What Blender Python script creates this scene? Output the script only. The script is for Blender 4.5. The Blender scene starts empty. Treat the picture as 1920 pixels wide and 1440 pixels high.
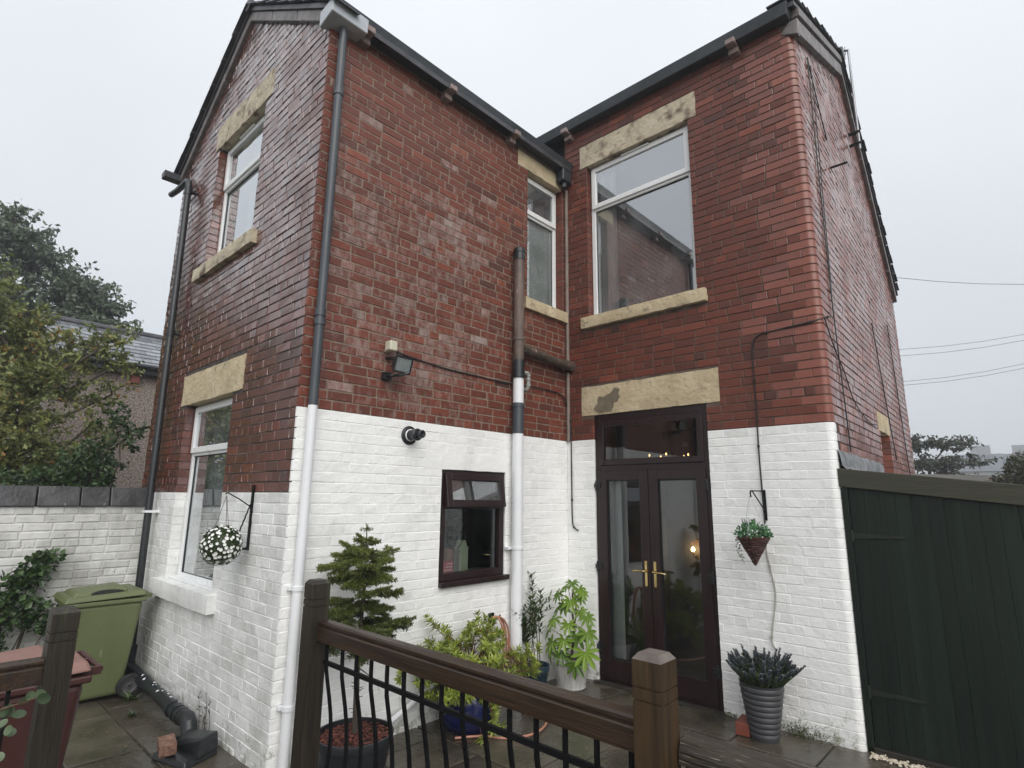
import bpy, math, random
from mathutils import Vector, Matrix
R = math.radians
SC = bpy.context.scene
COL = SC.collection
rnd = random.Random(7)

# ------------------------------------------------------------------ camera
CAMP = Vector((3.890, -5.106, 1.789))
YAW, PITCH, ROLL, FPX = 0.750, 0.2010, 0.0106, 1053.6
cam = bpy.data.cameras.new('camera'); cam_o = bpy.data.objects.new('camera', cam); COL.objects.link(cam_o)
_f = Vector((-math.sin(YAW)*math.cos(PITCH), math.cos(YAW)*math.cos(PITCH), math.sin(PITCH)))
_r = Vector((math.cos(YAW), math.sin(YAW), 0)); _u = _r.cross(_f)
CR = math.cos(ROLL)*_r + math.sin(ROLL)*_u; CU = -math.sin(ROLL)*_r + math.cos(ROLL)*_u; CF = _f
cam_o.matrix_world = Matrix(((CR.x, CU.x, -CF.x, CAMP.x), (CR.y, CU.y, -CF.y, CAMP.y), (CR.z, CU.z, -CF.z, CAMP.z), (0, 0, 0, 1)))
cam.sensor_fit = 'HORIZONTAL'; cam.sensor_width = 36; cam.lens = FPX/1920*36
cam.clip_start = 0.05; cam.clip_end = 2000
SC.camera = cam_o
def project(P):
    d = Vector(P)-CAMP; z = d.dot(CF)
    if z < 0.1: return None
    return (960+FPX*d.dot(CR)/z, 720-FPX*d.dot(CU)/z)

# ------------------------------------------------------------------ world (overcast sky) and the dim veiled sun
W_ = bpy.data.worlds.new('World'); SC.world = W_; W_.use_nodes = True
nt = W_.node_tree; nt.nodes.clear()
def N(t, ty, **kw):
    n = t.nodes.new(ty)
    for k, v in kw.items(): setattr(n, k, v)
    return n
SUN_EL, SUN_AZ = 36, 122      # azimuth measured clockwise from +Y
sky = N(nt, 'ShaderNodeTexSky', sky_type='NISHITA', sun_disc=False)
sky.sun_elevation = R(SUN_EL); sky.sun_rotation = R(SUN_AZ); sky.air_density = 1.0; sky.dust_density = 3.0
bg1 = N(nt, 'ShaderNodeBackground'); bg1.inputs[1].default_value = 0.05; nt.links.new(sky.outputs[0], bg1.inputs[0])
geo = N(nt, 'ShaderNodeNewGeometry'); sep = N(nt, 'ShaderNodeSeparateXYZ'); nt.links.new(geo.outputs['Incoming'], sep.inputs[0])
up = N(nt, 'ShaderNodeMath', operation='MULTIPLY'); up.inputs[1].default_value = -1; nt.links.new(sep.outputs[2], up.inputs[0])
mr = N(nt, 'ShaderNodeMapRange'); mr.inputs[1].default_value = 0; mr.inputs[2].default_value = 1; mr.inputs[3].default_value = 0.0; mr.inputs[4].default_value = 1.0
nt.links.new(up.outputs[0], mr.inputs[0])
ramp = N(nt, 'ShaderNodeValToRGB'); nt.links.new(mr.outputs[0], ramp.inputs[0])
ramp.color_ramp.elements[0].position = 0.0; ramp.color_ramp.elements[0].color = (0.448, 0.473, 0.503, 1)
ramp.color_ramp.elements[1].position = 1.0; ramp.color_ramp.elements[1].color = (0.725, 0.748, 0.782, 1)
cn = N(nt, 'ShaderNodeTexNoise'); cn.inputs['Scale'].default_value = 1.6; cn.inputs['Detail'].default_value = 3
nt.links.new(geo.outputs['Incoming'], cn.inputs['Vector'])
cm = N(nt, 'ShaderNodeMapRange'); cm.inputs[1].default_value = 0.3; cm.inputs[2].default_value = 0.7; cm.inputs[3].default_value = 0.94; cm.inputs[4].default_value = 1.05
nt.links.new(cn.outputs[0], cm.inputs[0])
bg2 = N(nt, 'ShaderNodeBackground'); nt.links.new(ramp.outputs[0], bg2.inputs[0]); nt.links.new(cm.outputs[0], bg2.inputs[1])
mx = N(nt, 'ShaderNodeMixShader'); mx.inputs[0].default_value = 0.9
nt.links.new(bg1.outputs[0], mx.inputs[1]); nt.links.new(bg2.outputs[0], mx.inputs[2])
wo = N(nt, 'ShaderNodeOutputWorld'); nt.links.new(mx.outputs[0], wo.inputs[0])
sun = bpy.data.lights.new('sun', 'SUN'); sun.energy = 1.5; sun.angle = R(60); sun.color = (1.0, 0.97, 0.93)
sun_o = bpy.data.objects.new('sun', sun); COL.objects.link(sun_o)
_sd = Vector((math.sin(R(SUN_AZ))*math.cos(R(SUN_EL)), math.cos(R(SUN_AZ))*math.cos(R(SUN_EL)), math.sin(R(SUN_EL))))
sun_o.rotation_euler = _sd.to_track_quat('Z', 'Y').to_euler(); sun_o.location = (6, -8, 12)
SC.view_settings.view_transform = 'Standard'; SC.view_settings.look = 'None'; SC.view_settings.gamma = 1
SC.view_settings.exposure = 0.66
SC.render.engine = 'CYCLES'
SC.cycles.use_denoising = True
SC.cycles.max_bounces = 8; SC.cycles.diffuse_bounces = 4; SC.cycles.glossy_bounces = 4; SC.cycles.transparent_max_bounces = 16

# ------------------------------------------------------------------ materials
MATS = {}
def lk(t, a, b): t.links.new(a, b)
def mat(name, c1, c2=None, scale=8.0, rough=(0.5, 0.7), bump=0.0, bscale=None, metal=0.0, spec=0.5, stretch=(1, 1, 1), detail=6.0,
        attr=None, spots=None, coat=0.0, trans=0.0, c3=None):
    """noise-mixed principled material in world coordinates; attr: name of a per-vertex tint multiplying the colour; spots: (colour, scale, threshold)"""
    if name in MATS: return MATS[name]
    m = bpy.data.materials.new(name); m.use_nodes = True; t = m.node_tree; b = t.nodes['Principled BSDF']
    c2 = c2 or c1
    g = N(t, 'ShaderNodeNewGeometry'); mp = N(t, 'ShaderNodeMapping'); mp.inputs['Scale'].default_value = stretch; lk(t, g.outputs['Position'], mp.inputs[0])
    n1 = N(t, 'ShaderNodeTexNoise'); n1.inputs['Scale'].default_value = scale; n1.inputs['Detail'].default_value = detail; n1.inputs['Roughness'].default_value = 0.62
    lk(t, mp.outputs[0], n1.inputs['Vector'])
    rp = N(t, 'ShaderNodeValToRGB'); rp.color_ramp.elements[0].position = 0.33; rp.color_ramp.elements[1].position = 0.67
    rp.color_ramp.elements[0].color = (*c1, 1); rp.color_ramp.elements[1].color = (*c2, 1)
    if c3:
        e = rp.color_ramp.elements.new(0.5); e.color = (*c3, 1)
    lk(t, n1.outputs[0], rp.inputs[0]); out = rp.outputs[0]
    if attr:
        a = N(t, 'ShaderNodeAttribute', attribute_name=attr)
        mm = N(t, 'ShaderNodeMapRange'); mm.inputs[3].default_value = 0.55; mm.inputs[4].default_value = 1.45; lk(t, a.outputs['Fac'], mm.inputs[0])
        mi = N(t, 'ShaderNodeVectorMath', operation='SCALE'); lk(t, out, mi.inputs[0]); lk(t, mm.outputs[0], mi.inputs['Scale']); out = mi.outputs[0]
    if spots:
        sc_, ss, th = spots[:3]
        n2 = N(t, 'ShaderNodeTexNoise'); n2.inputs['Scale'].default_value = ss; n2.inputs['Detail'].default_value = 5; lk(t, mp.outputs[0], n2.inputs['Vector'])
        r2 = N(t, 'ShaderNodeValToRGB'); r2.color_ramp.elements[0].position = th; r2.color_ramp.elements[1].position = min(1, th+(spots[3] if len(spots) > 3 else 0.05)); lk(t, n2.outputs[0], r2.inputs[0])
        mixc = N(t, 'ShaderNodeMix', data_type='RGBA'); lk(t, r2.outputs[0], mixc.inputs[0]); lk(t, out, mixc.inputs[6]); mixc.inputs[7].default_value = (*sc_, 1); out = mixc.outputs[2]
    lk(t, out, b.inputs['Base Color'])
    mr_ = N(t, 'ShaderNodeMapRange'); mr_.inputs[1].default_value = 0.3; mr_.inputs[2].default_value = 0.7; mr_.inputs[3].default_value = rough[0]; mr_.inputs[4].default_value = rough[1]
    n3 = N(t, 'ShaderNodeTexNoise'); n3.inputs['Scale'].default_value = scale*0.6+1.3; n3.inputs['Detail'].default_value = 4; lk(t, mp.outputs[0], n3.inputs['Vector'])
    lk(t, n3.outputs[0], mr_.inputs[0]); lk(t, mr_.outputs[0], b.inputs['Roughness'])
    b.inputs['Metallic'].default_value = metal; b.inputs['Specular IOR Level'].default_value = spec; b.inputs['Coat Weight'].default_value = coat; b.inputs['Coat Roughness'].default_value = 0.15
    if bump:
        nb = N(t, 'ShaderNodeTexNoise'); nb.inputs['Scale'].default_value = bscale or scale*3; nb.inputs['Detail'].default_value = 5; lk(t, mp.outputs[0], nb.inputs['Vector'])
        bm = N(t, 'ShaderNodeBump'); bm.inputs['Strength'].default_value = 1.0; bm.inputs['Distance'].default_value = bump; lk(t, nb.outputs[0], bm.inputs['Height']); lk(t, bm.outputs[0], b.inputs['Normal'])
    MATS[name] = m; return m

def brick_mat(name, rough, spec, dirt=(0.03, 0.026, 0.024), dirt_th=0.60, gain=1.0, relief=0.003, coat=0.0):
    """fired brick: colour from the per-brick tint, mottling, soot, and lime bloom where the 'bloom' attribute allows it"""
    m = bpy.data.materials.new(name); m.use_nodes = True; t = m.node_tree; b = t.nodes['Principled BSDF']
    g = N(t, 'ShaderNodeNewGeometry')
    a = N(t, 'ShaderNodeAttribute', attribute_name='tint')
    nz = N(t, 'ShaderNodeTexNoise'); nz.inputs['Scale'].default_value = 26; nz.inputs['Detail'].default_value = 6; nz.inputs['Roughness'].default_value = 0.7; lk(t, g.outputs['Position'], nz.inputs['Vector'])
    ad = N(t, 'ShaderNodeMath', operation='MULTIPLY_ADD'); ad.inputs[1].default_value = 0.44; lk(t, nz.outputs[0], ad.inputs[0])
    sb = N(t, 'ShaderNodeMath', operation='SUBTRACT'); sb.inputs[1].default_value = 0.22; lk(t, a.outputs['Fac'], sb.inputs[0]); lk(t, sb.outputs[0], ad.inputs[2])
    rp = N(t, 'ShaderNodeValToRGB'); cr = rp.color_ramp
    cols = [(0.0, (0.048, 0.030, 0.026)), (0.2, (0.094, 0.035, 0.026)), (0.42, (0.142, 0.042, 0.027)), (0.62, (0.195, 0.054, 0.033)), (0.82, (0.265, 0.078, 0.045)), (1.0, (0.33, 0.15, 0.10))]
    cr.elements[0].position, cr.elements[0].color = cols[0][0], (*cols[0][1], 1)
    cr.elements[1].position, cr.elements[1].color = cols[-1][0], (*cols[-1][1], 1)
    for p, c in cols[1:-1]:
        e = cr.elements.new(p); e.color = (*c, 1)
    for e in cr.elements: e.color = (e.color[0]*gain, e.color[1]*gain, e.color[2]*gain, 1)
    lk(t, ad.outputs[0], rp.inputs[0]); out = rp.outputs[0]
    # soot patches
    n2 = N(t, 'ShaderNodeTexNoise'); n2.inputs['Scale'].default_value = 7; n2.inputs['Detail'].default_value = 7; n2.inputs['Roughness'].default_value = 0.7; lk(t, g.outputs['Position'], n2.inputs['Vector'])
    r2 = N(t, 'ShaderNodeMapRange'); r2.inputs[1].default_value = dirt_th; r2.inputs[2].default_value = dirt_th+0.16; r2.inputs[4].default_value = 0.85; lk(t, n2.outputs[0], r2.inputs[0])
    mx1 = N(t, 'ShaderNodeMix', data_type='RGBA'); lk(t, r2.outputs[0], mx1.inputs[0]); lk(t, out, mx1.inputs[6]); mx1.inputs[7].default_value = (*dirt, 1); out = mx1.outputs[2]
    # lime bloom
    mp = N(t, 'ShaderNodeMapping'); mp.inputs['Scale'].default_value = (1, 1, 0.55); lk(t, g.outputs['Position'], mp.inputs[0])
    n3 = N(t, 'ShaderNodeTexNoise'); n3.inputs['Scale'].default_value = 15; n3.inputs['Detail'].default_value = 8; n3.inputs['Roughness'].default_value = 0.75; lk(t, mp.outputs[0], n3.inputs['Vector'])
    at = N(t, 'ShaderNodeAttribute', attribute_name='bloom')
    s1 = N(t, 'ShaderNodeMath', operation='MULTIPLY_ADD'); s1.inputs[1].default_value = 0.62; lk(t, at.outputs['Fac'], s1.inputs[0]); lk(t, n3.outputs[0], s1.inputs[2])
    r3 = N(t, 'ShaderNodeMapRange'); r3.inputs[1].default_value = 0.65; r3.inputs[2].default_value = 0.95; r3.inputs[4].default_value = 0.62; lk(t, s1.outputs[0], r3.inputs[0])
    mx2 = N(t, 'ShaderNodeMix', data_type='RGBA'); lk(t, r3.outputs[0], mx2.inputs[0]); lk(t, out, mx2.inputs[6]); mx2.inputs[7].default_value = (0.42, 0.36, 0.33, 1); out = mx2.outputs[2]
    lk(t, out, b.inputs['Base Color'])
    mr_ = N(t, 'ShaderNodeMapRange'); mr_.inputs[1].default_value = 0.3; mr_.inputs[2].default_value = 0.7; mr_.inputs[3].default_value = rough[0]; mr_.inputs[4].default_value = rough[1]
    n4 = N(t, 'ShaderNodeTexNoise'); n4.inputs['Scale'].default_value = 1.9; n4.inputs['Detail'].default_value = 6; n4.inputs['Roughness'].default_value = 0.65; lk(t, g.outputs['Position'], n4.inputs['Vector'])
    lk(t, n4.outputs[0], mr_.inputs[0]); lk(t, mr_.outputs[0], b.inputs['Roughness']); b.inputs['Specular IOR Level'].default_value = spec
    if coat: cw = N(t, 'ShaderNodeMapRange'); cw.inputs[1].default_value = 0.42; cw.inputs[2].default_value = 0.62; cw.inputs[3].default_value = coat; cw.inputs[4].default_value = coat*0.25; lk(t, n4.outputs[0], cw.inputs[0]); lk(t, cw.outputs[0], b.inputs['Coat Weight'])
    nb = N(t, 'ShaderNodeTexNoise'); nb.inputs['Scale'].default_value = 90; nb.inputs['Detail'].default_value = 5; lk(t, g.outputs['Position'], nb.inputs['Vector'])
    nb2 = N(t, 'ShaderNodeTexNoise'); nb2.inputs['Scale'].default_value = 18; nb2.inputs['Detail'].default_value = 2; lk(t, g.outputs['Position'], nb2.inputs['Vector'])
    sm = N(t, 'ShaderNodeMath', operation='MULTIPLY_ADD'); sm.inputs[1].default_value = 0.35; lk(t, nb.outputs[0], sm.inputs[0]); lk(t, nb2.outputs[0], sm.inputs[2])
    bm = N(t, 'ShaderNodeBump'); bm.inputs['Strength'].default_value = 1; bm.inputs['Distance'].default_value = relief; lk(t, sm.outputs[0], bm.inputs['Height']); lk(t, bm.outputs[0], b.inputs['Normal'])
    b.inputs['Coat Weight'].default_value = coat; b.inputs['Coat Roughness'].default_value = 0.16
    MATS[name] = m; return m

def paint_mat(name, base, grime, g_th, chips, chip_th, chip_col=(0.03, 0.028, 0.026)):
    """masonry paint over brick: brush-thick relief, grey wash-off stains, green algae specks, chips down to the soot"""
    m = bpy.data.materials.new(name); m.use_nodes = True; t = m.node_tree; b = t.nodes['Principled BSDF']
    g = N(t, 'ShaderNodeNewGeometry')
    mp = N(t, 'ShaderNodeMapping'); mp.inputs['Scale'].default_value = (1, 1, 0.5); lk(t, g.outputs['Position'], mp.inputs[0])
    a = N(t, 'ShaderNodeAttribute', attribute_name='tint')
    n1 = N(t, 'ShaderNodeTexNoise'); n1.inputs['Scale'].default_value = 2.2; n1.inputs['Detail'].default_value = 8; n1.inputs['Roughness'].default_value = 0.7; lk(t, mp.outputs[0], n1.inputs['Vector'])
    s1 = N(t, 'ShaderNodeMath', operation='MULTIPLY_ADD'); s1.inputs[1].default_value = 0.16; lk(t, a.outputs['Fac'], s1.inputs[0]); lk(t, n1.outputs[0], s1.inputs[2])
    r1 = N(t, 'ShaderNodeMapRange'); r1.inputs[1].default_value = g_th; r1.inputs[2].default_value = g_th+0.3; lk(t, s1.outputs[0], r1.inputs[0])
    mx1 = N(t, 'ShaderNodeMix', data_type='RGBA'); lk(t, r1.outputs[0], mx1.inputs[0]); mx1.inputs[6].default_value = (*base, 1); mx1.inputs[7].default_value = (*grime, 1); out = mx1.outputs[2]
    n2 = N(t, 'ShaderNodeTexNoise'); n2.inputs['Scale'].default_value = 16; n2.inputs['Detail'].default_value = 7; n2.inputs['Roughness'].default_value = 0.72; lk(t, g.outputs['Position'], n2.inputs['Vector'])
    r2 = N(t, 'ShaderNodeMapRange'); r2.inputs[1].default_value = chip_th; r2.inputs[2].default_value = chip_th+0.03; r2.inputs[4].default_value = chips; lk(t, n2.outputs[0], r2.inputs[0])
    mx2 = N(t, 'ShaderNodeMix', data_type='RGBA'); lk(t, r2.outputs[0], mx2.inputs[0]); lk(t, out, mx2.inputs[6]); mx2.inputs[7].default_value = (*chip_col, 1); out = mx2.outputs[2]
    sp = N(t, 'ShaderNodeSeparateXYZ'); lk(t, g.outputs['Position'], sp.inputs[0])
    n5 = N(t, 'ShaderNodeTexNoise'); n5.inputs['Scale'].default_value = 9; n5.inputs['Detail'].default_value = 8; n5.inputs['Roughness'].default_value = 0.75; lk(t, g.outputs['Position'], n5.inputs['Vector'])
    zz = N(t, 'ShaderNodeMapRange'); zz.inputs[1].default_value = 0.0; zz.inputs[2].default_value = 0.55; zz.inputs[3].default_value = 0.12; zz.inputs[4].default_value = -0.12; lk(t, sp.outputs[2], zz.inputs[0])
    sm5 = N(t, 'ShaderNodeMath', operation='ADD'); lk(t, n5.outputs[0], sm5.inputs[0]); lk(t, zz.outputs[0], sm5.inputs[1])
    r5 = N(t, 'ShaderNodeMapRange'); r5.inputs[1].default_value = 0.585; r5.inputs[2].default_value = 0.72; r5.inputs[4].default_value = 0.75; lk(t, sm5.outputs[0], r5.inputs[0])
    mx5 = N(t, 'ShaderNodeMix', data_type='RGBA'); lk(t, r5.outputs[0], mx5.inputs[0]); lk(t, out, mx5.inputs[6]); mx5.inputs[7].default_value = (0.20, 0.205, 0.13, 1); out = mx5.outputs[2]
    lk(t, out, b.inputs['Base Color']); b.inputs['Roughness'].default_value = 0.48
    nb = N(t, 'ShaderNodeTexNoise'); nb.inputs['Scale'].default_value = 13; nb.inputs['Detail'].default_value = 6; nb.inputs['Roughness'].default_value = 0.6; lk(t, g.outputs['Position'], nb.inputs['Vector'])
    bm = N(t, 'ShaderNodeBump'); bm.inputs['Strength'].default_value = 1; bm.inputs['Distance'].default_value = 0.009; lk(t, nb.outputs[0], bm.inputs['Height']); lk(t, bm.outputs[0], b.inputs['Normal'])
    MATS[name] = m; return m

def glass_mat(name, tint=(0.80, 0.85, 0.84), ior=1.52, base=0.36, gain=1.5, rough=0.0, mist=0.0):
    m = bpy.data.materials.new(name); m.use_nodes = True; t = m.node_tree; t.nodes.clear()
    o = N(t, 'ShaderNodeOutputMaterial'); mxs = N(t, 'ShaderNodeMixShader'); tr = N(t, 'ShaderNodeBsdfTransparent'); tr.inputs[0].default_value = (*tint, 1)
    gl = N(t, 'ShaderNodeBsdfGlossy'); gl.inputs['Roughness'].default_value = rough; gl.inputs['Color'].default_value = (0.92, 0.95, 0.97, 1)
    fr = N(t, 'ShaderNodeFresnel'); fr.inputs[0].default_value = ior
    ma = N(t, 'ShaderNodeMath', operation='MULTIPLY_ADD', use_clamp=True); ma.inputs[1].default_value = gain; ma.inputs[2].default_value = base; lk(t, fr.outputs[0], ma.inputs[0])
    lk(t, ma.outputs[0], mxs.inputs[0]); lk(t, tr.outputs[0], mxs.inputs[1]); lk(t, gl.outputs[0], mxs.inputs[2]); out = mxs.outputs[0]
    if mist:
        g = N(t, 'ShaderNodeNewGeometry'); nz = N(t, 'ShaderNodeTexNoise'); nz.inputs['Scale'].default_value = 3.2; nz.inputs['Detail'].default_value = 6; lk(t, g.outputs['Position'], nz.inputs['Vector'])
        mp = N(t, 'ShaderNodeMapRange'); mp.inputs[1].default_value = 0.35; mp.inputs[2].default_value = 0.7; mp.inputs[3].default_value = mist*0.45; mp.inputs[4].default_value = mist*1.7; lk(t, nz.outputs[0], mp.inputs[0])
        df = N(t, 'ShaderNodeBsdfDiffuse'); df.inputs[0].default_value = (0.78, 0.82, 0.84, 1); m2 = N(t, 'ShaderNodeMixShader'); lk(t, mp.outputs[0], m2.inputs[0]); lk(t, out, m2.inputs[1]); lk(t, df.outputs[0], m2.inputs[2]); out = m2.outputs[0]
    lk(t, out, o.inputs[0])
    MATS[name] = m; return m

def clear_mat(name):
    m = bpy.data.materials.new(name); m.use_nodes = True; t = m.node_tree; t.nodes.clear(); tr = N(t, 'ShaderNodeBsdfTransparent'); tr.inputs[0].default_value = (0.97, 0.98, 0.98, 1)
    lk(t, tr.outputs[0], N(t, 'ShaderNodeOutputMaterial').inputs[0]); MATS[name] = m; return m

def emis(name, col, s):
    m = bpy.data.materials.new(name); m.use_nodes = True; t = m.node_tree; b = t.nodes['Principled BSDF']
    b.inputs['Base Color'].default_value = (*col, 1); b.inputs['Emission Color'].default_value = (*col, 1); b.inputs['Emission Strength'].default_value = s
    MATS[name] = m; return m

def leaf_mat(name, c1, c2, c3=None, rough=0.42, trans=0.35):
    """leaf colours spread by the per-leaf tint; light passes through"""
    m = bpy.data.materials.new(name); m.use_nodes = True; t = m.node_tree; b = t.nodes['Principled BSDF']; o = [n for n in t.nodes if n.type == 'OUTPUT_MATERIAL'][0]
    a = N(t, 'ShaderNodeAttribute', attribute_name='tint'); rp = N(t, 'ShaderNodeValToRGB'); cr = rp.color_ramp
    cr.elements[0].color = (*c1, 1); cr.elements[1].color = (*c2, 1)
    if c3:
        cr.elements[1].position = 0.84; e = cr.elements.new(1.0); e.color = (*c3, 1)
    lk(t, a.outputs['Fac'], rp.inputs[0]); lk(t, rp.outputs[0], b.inputs['Base Color']); b.inputs['Roughness'].default_value = rough
    td = N(t, 'ShaderNodeBsdfTranslucent'); lk(t, rp.outputs[0], td.inputs[0]); ms = N(t, 'ShaderNodeMixShader'); ms.inputs[0].default_value = trans
    lk(t, b.outputs[0], ms.inputs[1]); lk(t, td.outputs[0], ms.inputs[2]); lk(t, ms.outputs[0], o.inputs[0])
    MATS[name] = m; return m

BR = brick_mat('brick_dry', (0.36, 0.64), 0.35, dirt=(0.045, 0.030, 0.024), dirt_th=0.555, gain=0.86)
BRW = brick_mat('brick_wet', (0.12, 0.46), 1.0, dirt=(0.030, 0.024, 0.024), dirt_th=0.56, gain=0.9, relief=0.0008, coat=1.0)
BRQ = brick_mat('brick_corner', (0.26, 0.45), 0.6, dirt_th=0.70, gain=1.0, relief=0.0014)
BRD = brick_mat('brick_damp', (0.22, 0.5), 0.8, dirt=(0.05, 0.035, 0.03), dirt_th=0.60, gain=1.1, relief=0.0016, coat=0.45)
MO_B = mat('mortar_buff', (0.14, 0.105, 0.08), (0.27, 0.215, 0.165), 12, (0.8, 0.95), bump=0.003, bscale=90)
MO_A = mat('mortar_black', (0.03, 0.026, 0.024), (0.09, 0.07, 0.06), 10, (0.6, 0.9), bump=0.003, bscale=90)
MO_C = mat('mortar_brown', (0.06, 0.045, 0.036), (0.16, 0.115, 0.085), 9, (0.7, 0.95), bump=0.003, bscale=90)
PW = paint_mat('white_masonry_paint', (0.87, 0.87, 0.855), (0.64, 0.645, 0.63), 0.60, 0.35, 0.745)
PWA = paint_mat('weathered_white_paint', (0.83, 0.835, 0.82), (0.56, 0.56, 0.535), 0.50, 1.0, 0.675)
PWB = paint_mat('old_white_paint', (0.66, 0.66, 0.64), (0.36, 0.36, 0.33), 0.44, 1.0, 0.645)
STONE = mat('yellow_sandstone', (0.40, 0.325, 0.205), (0.58, 0.49, 0.33), 5, (0.7, 0.9), bump=0.012, bscale=22, spots=((0.10, 0.085, 0.06), 9, 0.60, 0.16), c3=(0.50, 0.41, 0.265))
STONE2 = mat('stained_sandstone', (0.40, 0.345, 0.255), (0.58, 0.51, 0.385), 5, (0.7, 0.9), bump=0.012, bscale=22, spots=((0.13, 0.085, 0.06), 6.5, 0.51, 0.16), c3=(0.50, 0.43, 0.31))
GREYSTONE = mat('sooty_stone', (0.10, 0.09, 0.09), (0.21, 0.185, 0.18), 7, (0.35, 0.6), bump=0.006, bscale=40)
UPVC = mat('white_upvc', (0.74, 0.75, 0.75), (0.80, 0.81, 0.81), 2, (0.25, 0.35), spots=((0.55, 0.55, 0.52), 4, 0.66, 0.12))
MAHOG = mat('mahogany_upvc', (0.0125, 0.0048, 0.0055), (0.020, 0.0075, 0.0078), 30, (0.28, 0.42), stretch=(1, 1, 0.08), bump=0.0006)
GLASS = glass_mat('window_glass', (0.94, 0.96, 0.95), mist=0.05)
GLASSD = glass_mat('sheltered_glass', (0.92, 0.95, 0.94), base=0.08, gain=1.3, mist=0.10)
CLEAR = clear_mat('inner_glass_face')
DARKGLASS = glass_mat('door_glass', (0.86, 0.88, 0.87), base=0.06, gain=1.5)
KGLASS = glass_mat('kitchen_glass', (0.92, 0.95, 0.94), base=0.04, gain=1.4)
GUT = mat('black_gutter', (0.012, 0.016, 0.020), (0.035, 0.041, 0.047), 5, (0.3, 0.55), bump=0.002, bscale=40)
BLKPL = mat('black_plastic', (0.008, 0.010, 0.012), (0.016, 0.019, 0.022), 6, (0.25, 0.42))
GREYPL = mat('anthracite_plastic', (0.042, 0.050, 0.060), (0.058, 0.068, 0.078), 4, (0.32, 0.42))
LTGREY = mat('pale_grey_metal', (0.42, 0.45, 0.49), (0.52, 0.55, 0.58), 4, (0.3, 0.45))
WHTPIPE = mat('white_painted_pipe', (0.74, 0.75, 0.77), (0.80, 0.81, 0.82), 3, (0.25, 0.4), spots=((0.5, 0.5, 0.47), 7, 0.68, 0.1))
IRON = mat('brown_cast_iron', (0.055, 0.035, 0.028), (0.16, 0.115, 0.092), 8, (0.4, 0.7), bump=0.004, bscale=40, spots=((0.42, 0.36, 0.30), 16, 0.66, 0.05), stretch=(1, 1, 0.35))
IRONM = mat('mossy_cast_iron', (0.035, 0.026, 0.018), (0.10, 0.07, 0.05), 9, (0.5, 0.8), bump=0.008, bscale=50, spots=((0.30, 0.27, 0.23), 18, 0.62, 0.06))
BLKM = mat('black_ironwork', (0.003, 0.003, 0.0035), (0.006, 0.006, 0.007), 14, (0.45, 0.65), spec=0.2)
SLATE = mat('wet_slate', (0.11, 0.12, 0.135), (0.19, 0.20, 0.215), 5, (0.12, 0.3), attr='tint', bump=0.003, bscale=30)
SLATED = mat('dark_slate', (0.025, 0.025, 0.03), (0.07, 0.07, 0.078), 6, (0.3, 0.5), bump=0.006, bscale=30)
BRASS = mat('polished_brass', (0.62, 0.46, 0.20), (0.70, 0.54, 0.27), 6, (0.12, 0.2), metal=1.0)
WOODP = mat('dark_stained_timber', (0.010, 0.0085, 0.0055), (0.028, 0.020, 0.011), 7, (0.38, 0.6), stretch=(9, 9, 0.6), bump=0.002, bscale=20, spots=((0.055, 0.065, 0.025), 1.6, 0.60, 0.12))
WOODP2 = mat('brown_stained_timber', (0.024, 0.013, 0.0055), (0.058, 0.033, 0.013), 6, (0.40, 0.6), stretch=(10, 10, 0.5), bump=0.002, bscale=20, spots=((0.075, 0.085, 0.03), 1.8, 0.63, 0.1))
WOODC = mat('grey_end_grain', (0.085, 0.070, 0.058), (0.15, 0.125, 0.108), 16, (0.4, 0.6), bump=0.002)
WOODR = mat('brown_rail_timber', (0.014, 0.0075, 0.004), (0.046, 0.025, 0.012), 6, (0.30, 0.5), stretch=(0.5, 10, 10), bump=0.0015, bscale=20)
WOODM = mat('mossy_old_timber', (0.018, 0.0135, 0.008), (0.055, 0.043, 0.027), 7, (0.5, 0.8), stretch=(0.5, 9, 9), bump=0.006, bscale=24, spots=((0.16, 0.14, 0.11), 22, 0.64, 0.05))
WOODMD = mat('damp_black_timber', (0.010, 0.009, 0.006), (0.028, 0.021, 0.012), 6, (0.5, 0.75), stretch=(0.5, 9, 9), bump=0.004, bscale=24, spots=((0.05, 0.07, 0.02), 3.2, 0.6, 0.12))
GATE = mat('dark_green_boards', (0.0030, 0.0078, 0.0050), (0.0090, 0.0165, 0.0090), 2.2, (0.45, 0.7), stretch=(7, 7, 0.35), bump=0.003, bscale=16, attr='tint', spec=0.3)
GATEB = mat('olive_beam_paint', (0.030, 0.031, 0.016), (0.046, 0.045, 0.026), 5, (0.4, 0.6), stretch=(0.5, 6, 6), bump=0.002)
HINGE = mat('painted_strap_iron', (0.010, 0.013, 0.009), (0.020, 0.023, 0.015), 8, (0.5, 0.7), spec=0.3)
LEAD = mat('lead_flashing', (0.055, 0.058, 0.062), (0.22, 0.225, 0.235), 7, (0.35, 0.55), bump=0.014, bscale=12)
FLAG = mat('wet_flagstone', (0.036, 0.031, 0.022), (0.086, 0.074, 0.054), 3.0, (0.14, 0.40), bump=0.004, bscale=24, attr='tint', spots=((0.035, 0.038, 0.018), 3.4, 0.60, 0.18), spec=0.6)
FLAGJ = mat('mossy_joint_soil', (0.018, 0.018, 0.010), (0.045, 0.040, 0.022), 14, (0.6, 0.9), bump=0.006, bscale=50)
GROUND = mat('rough_ground', (0.035, 0.042, 0.018), (0.075, 0.07, 0.04), 0.6, (0.8, 0.95), bump=0.03, bscale=6)
COPING = mat('black_coping_brick', (0.018, 0.018, 0.020), (0.065, 0.066, 0.07), 5, (0.28, 0.5), attr='tint', bump=0.004, bscale=30, spots=((0.20, 0.17, 0.14), 12, 0.66, 0.05))
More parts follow.
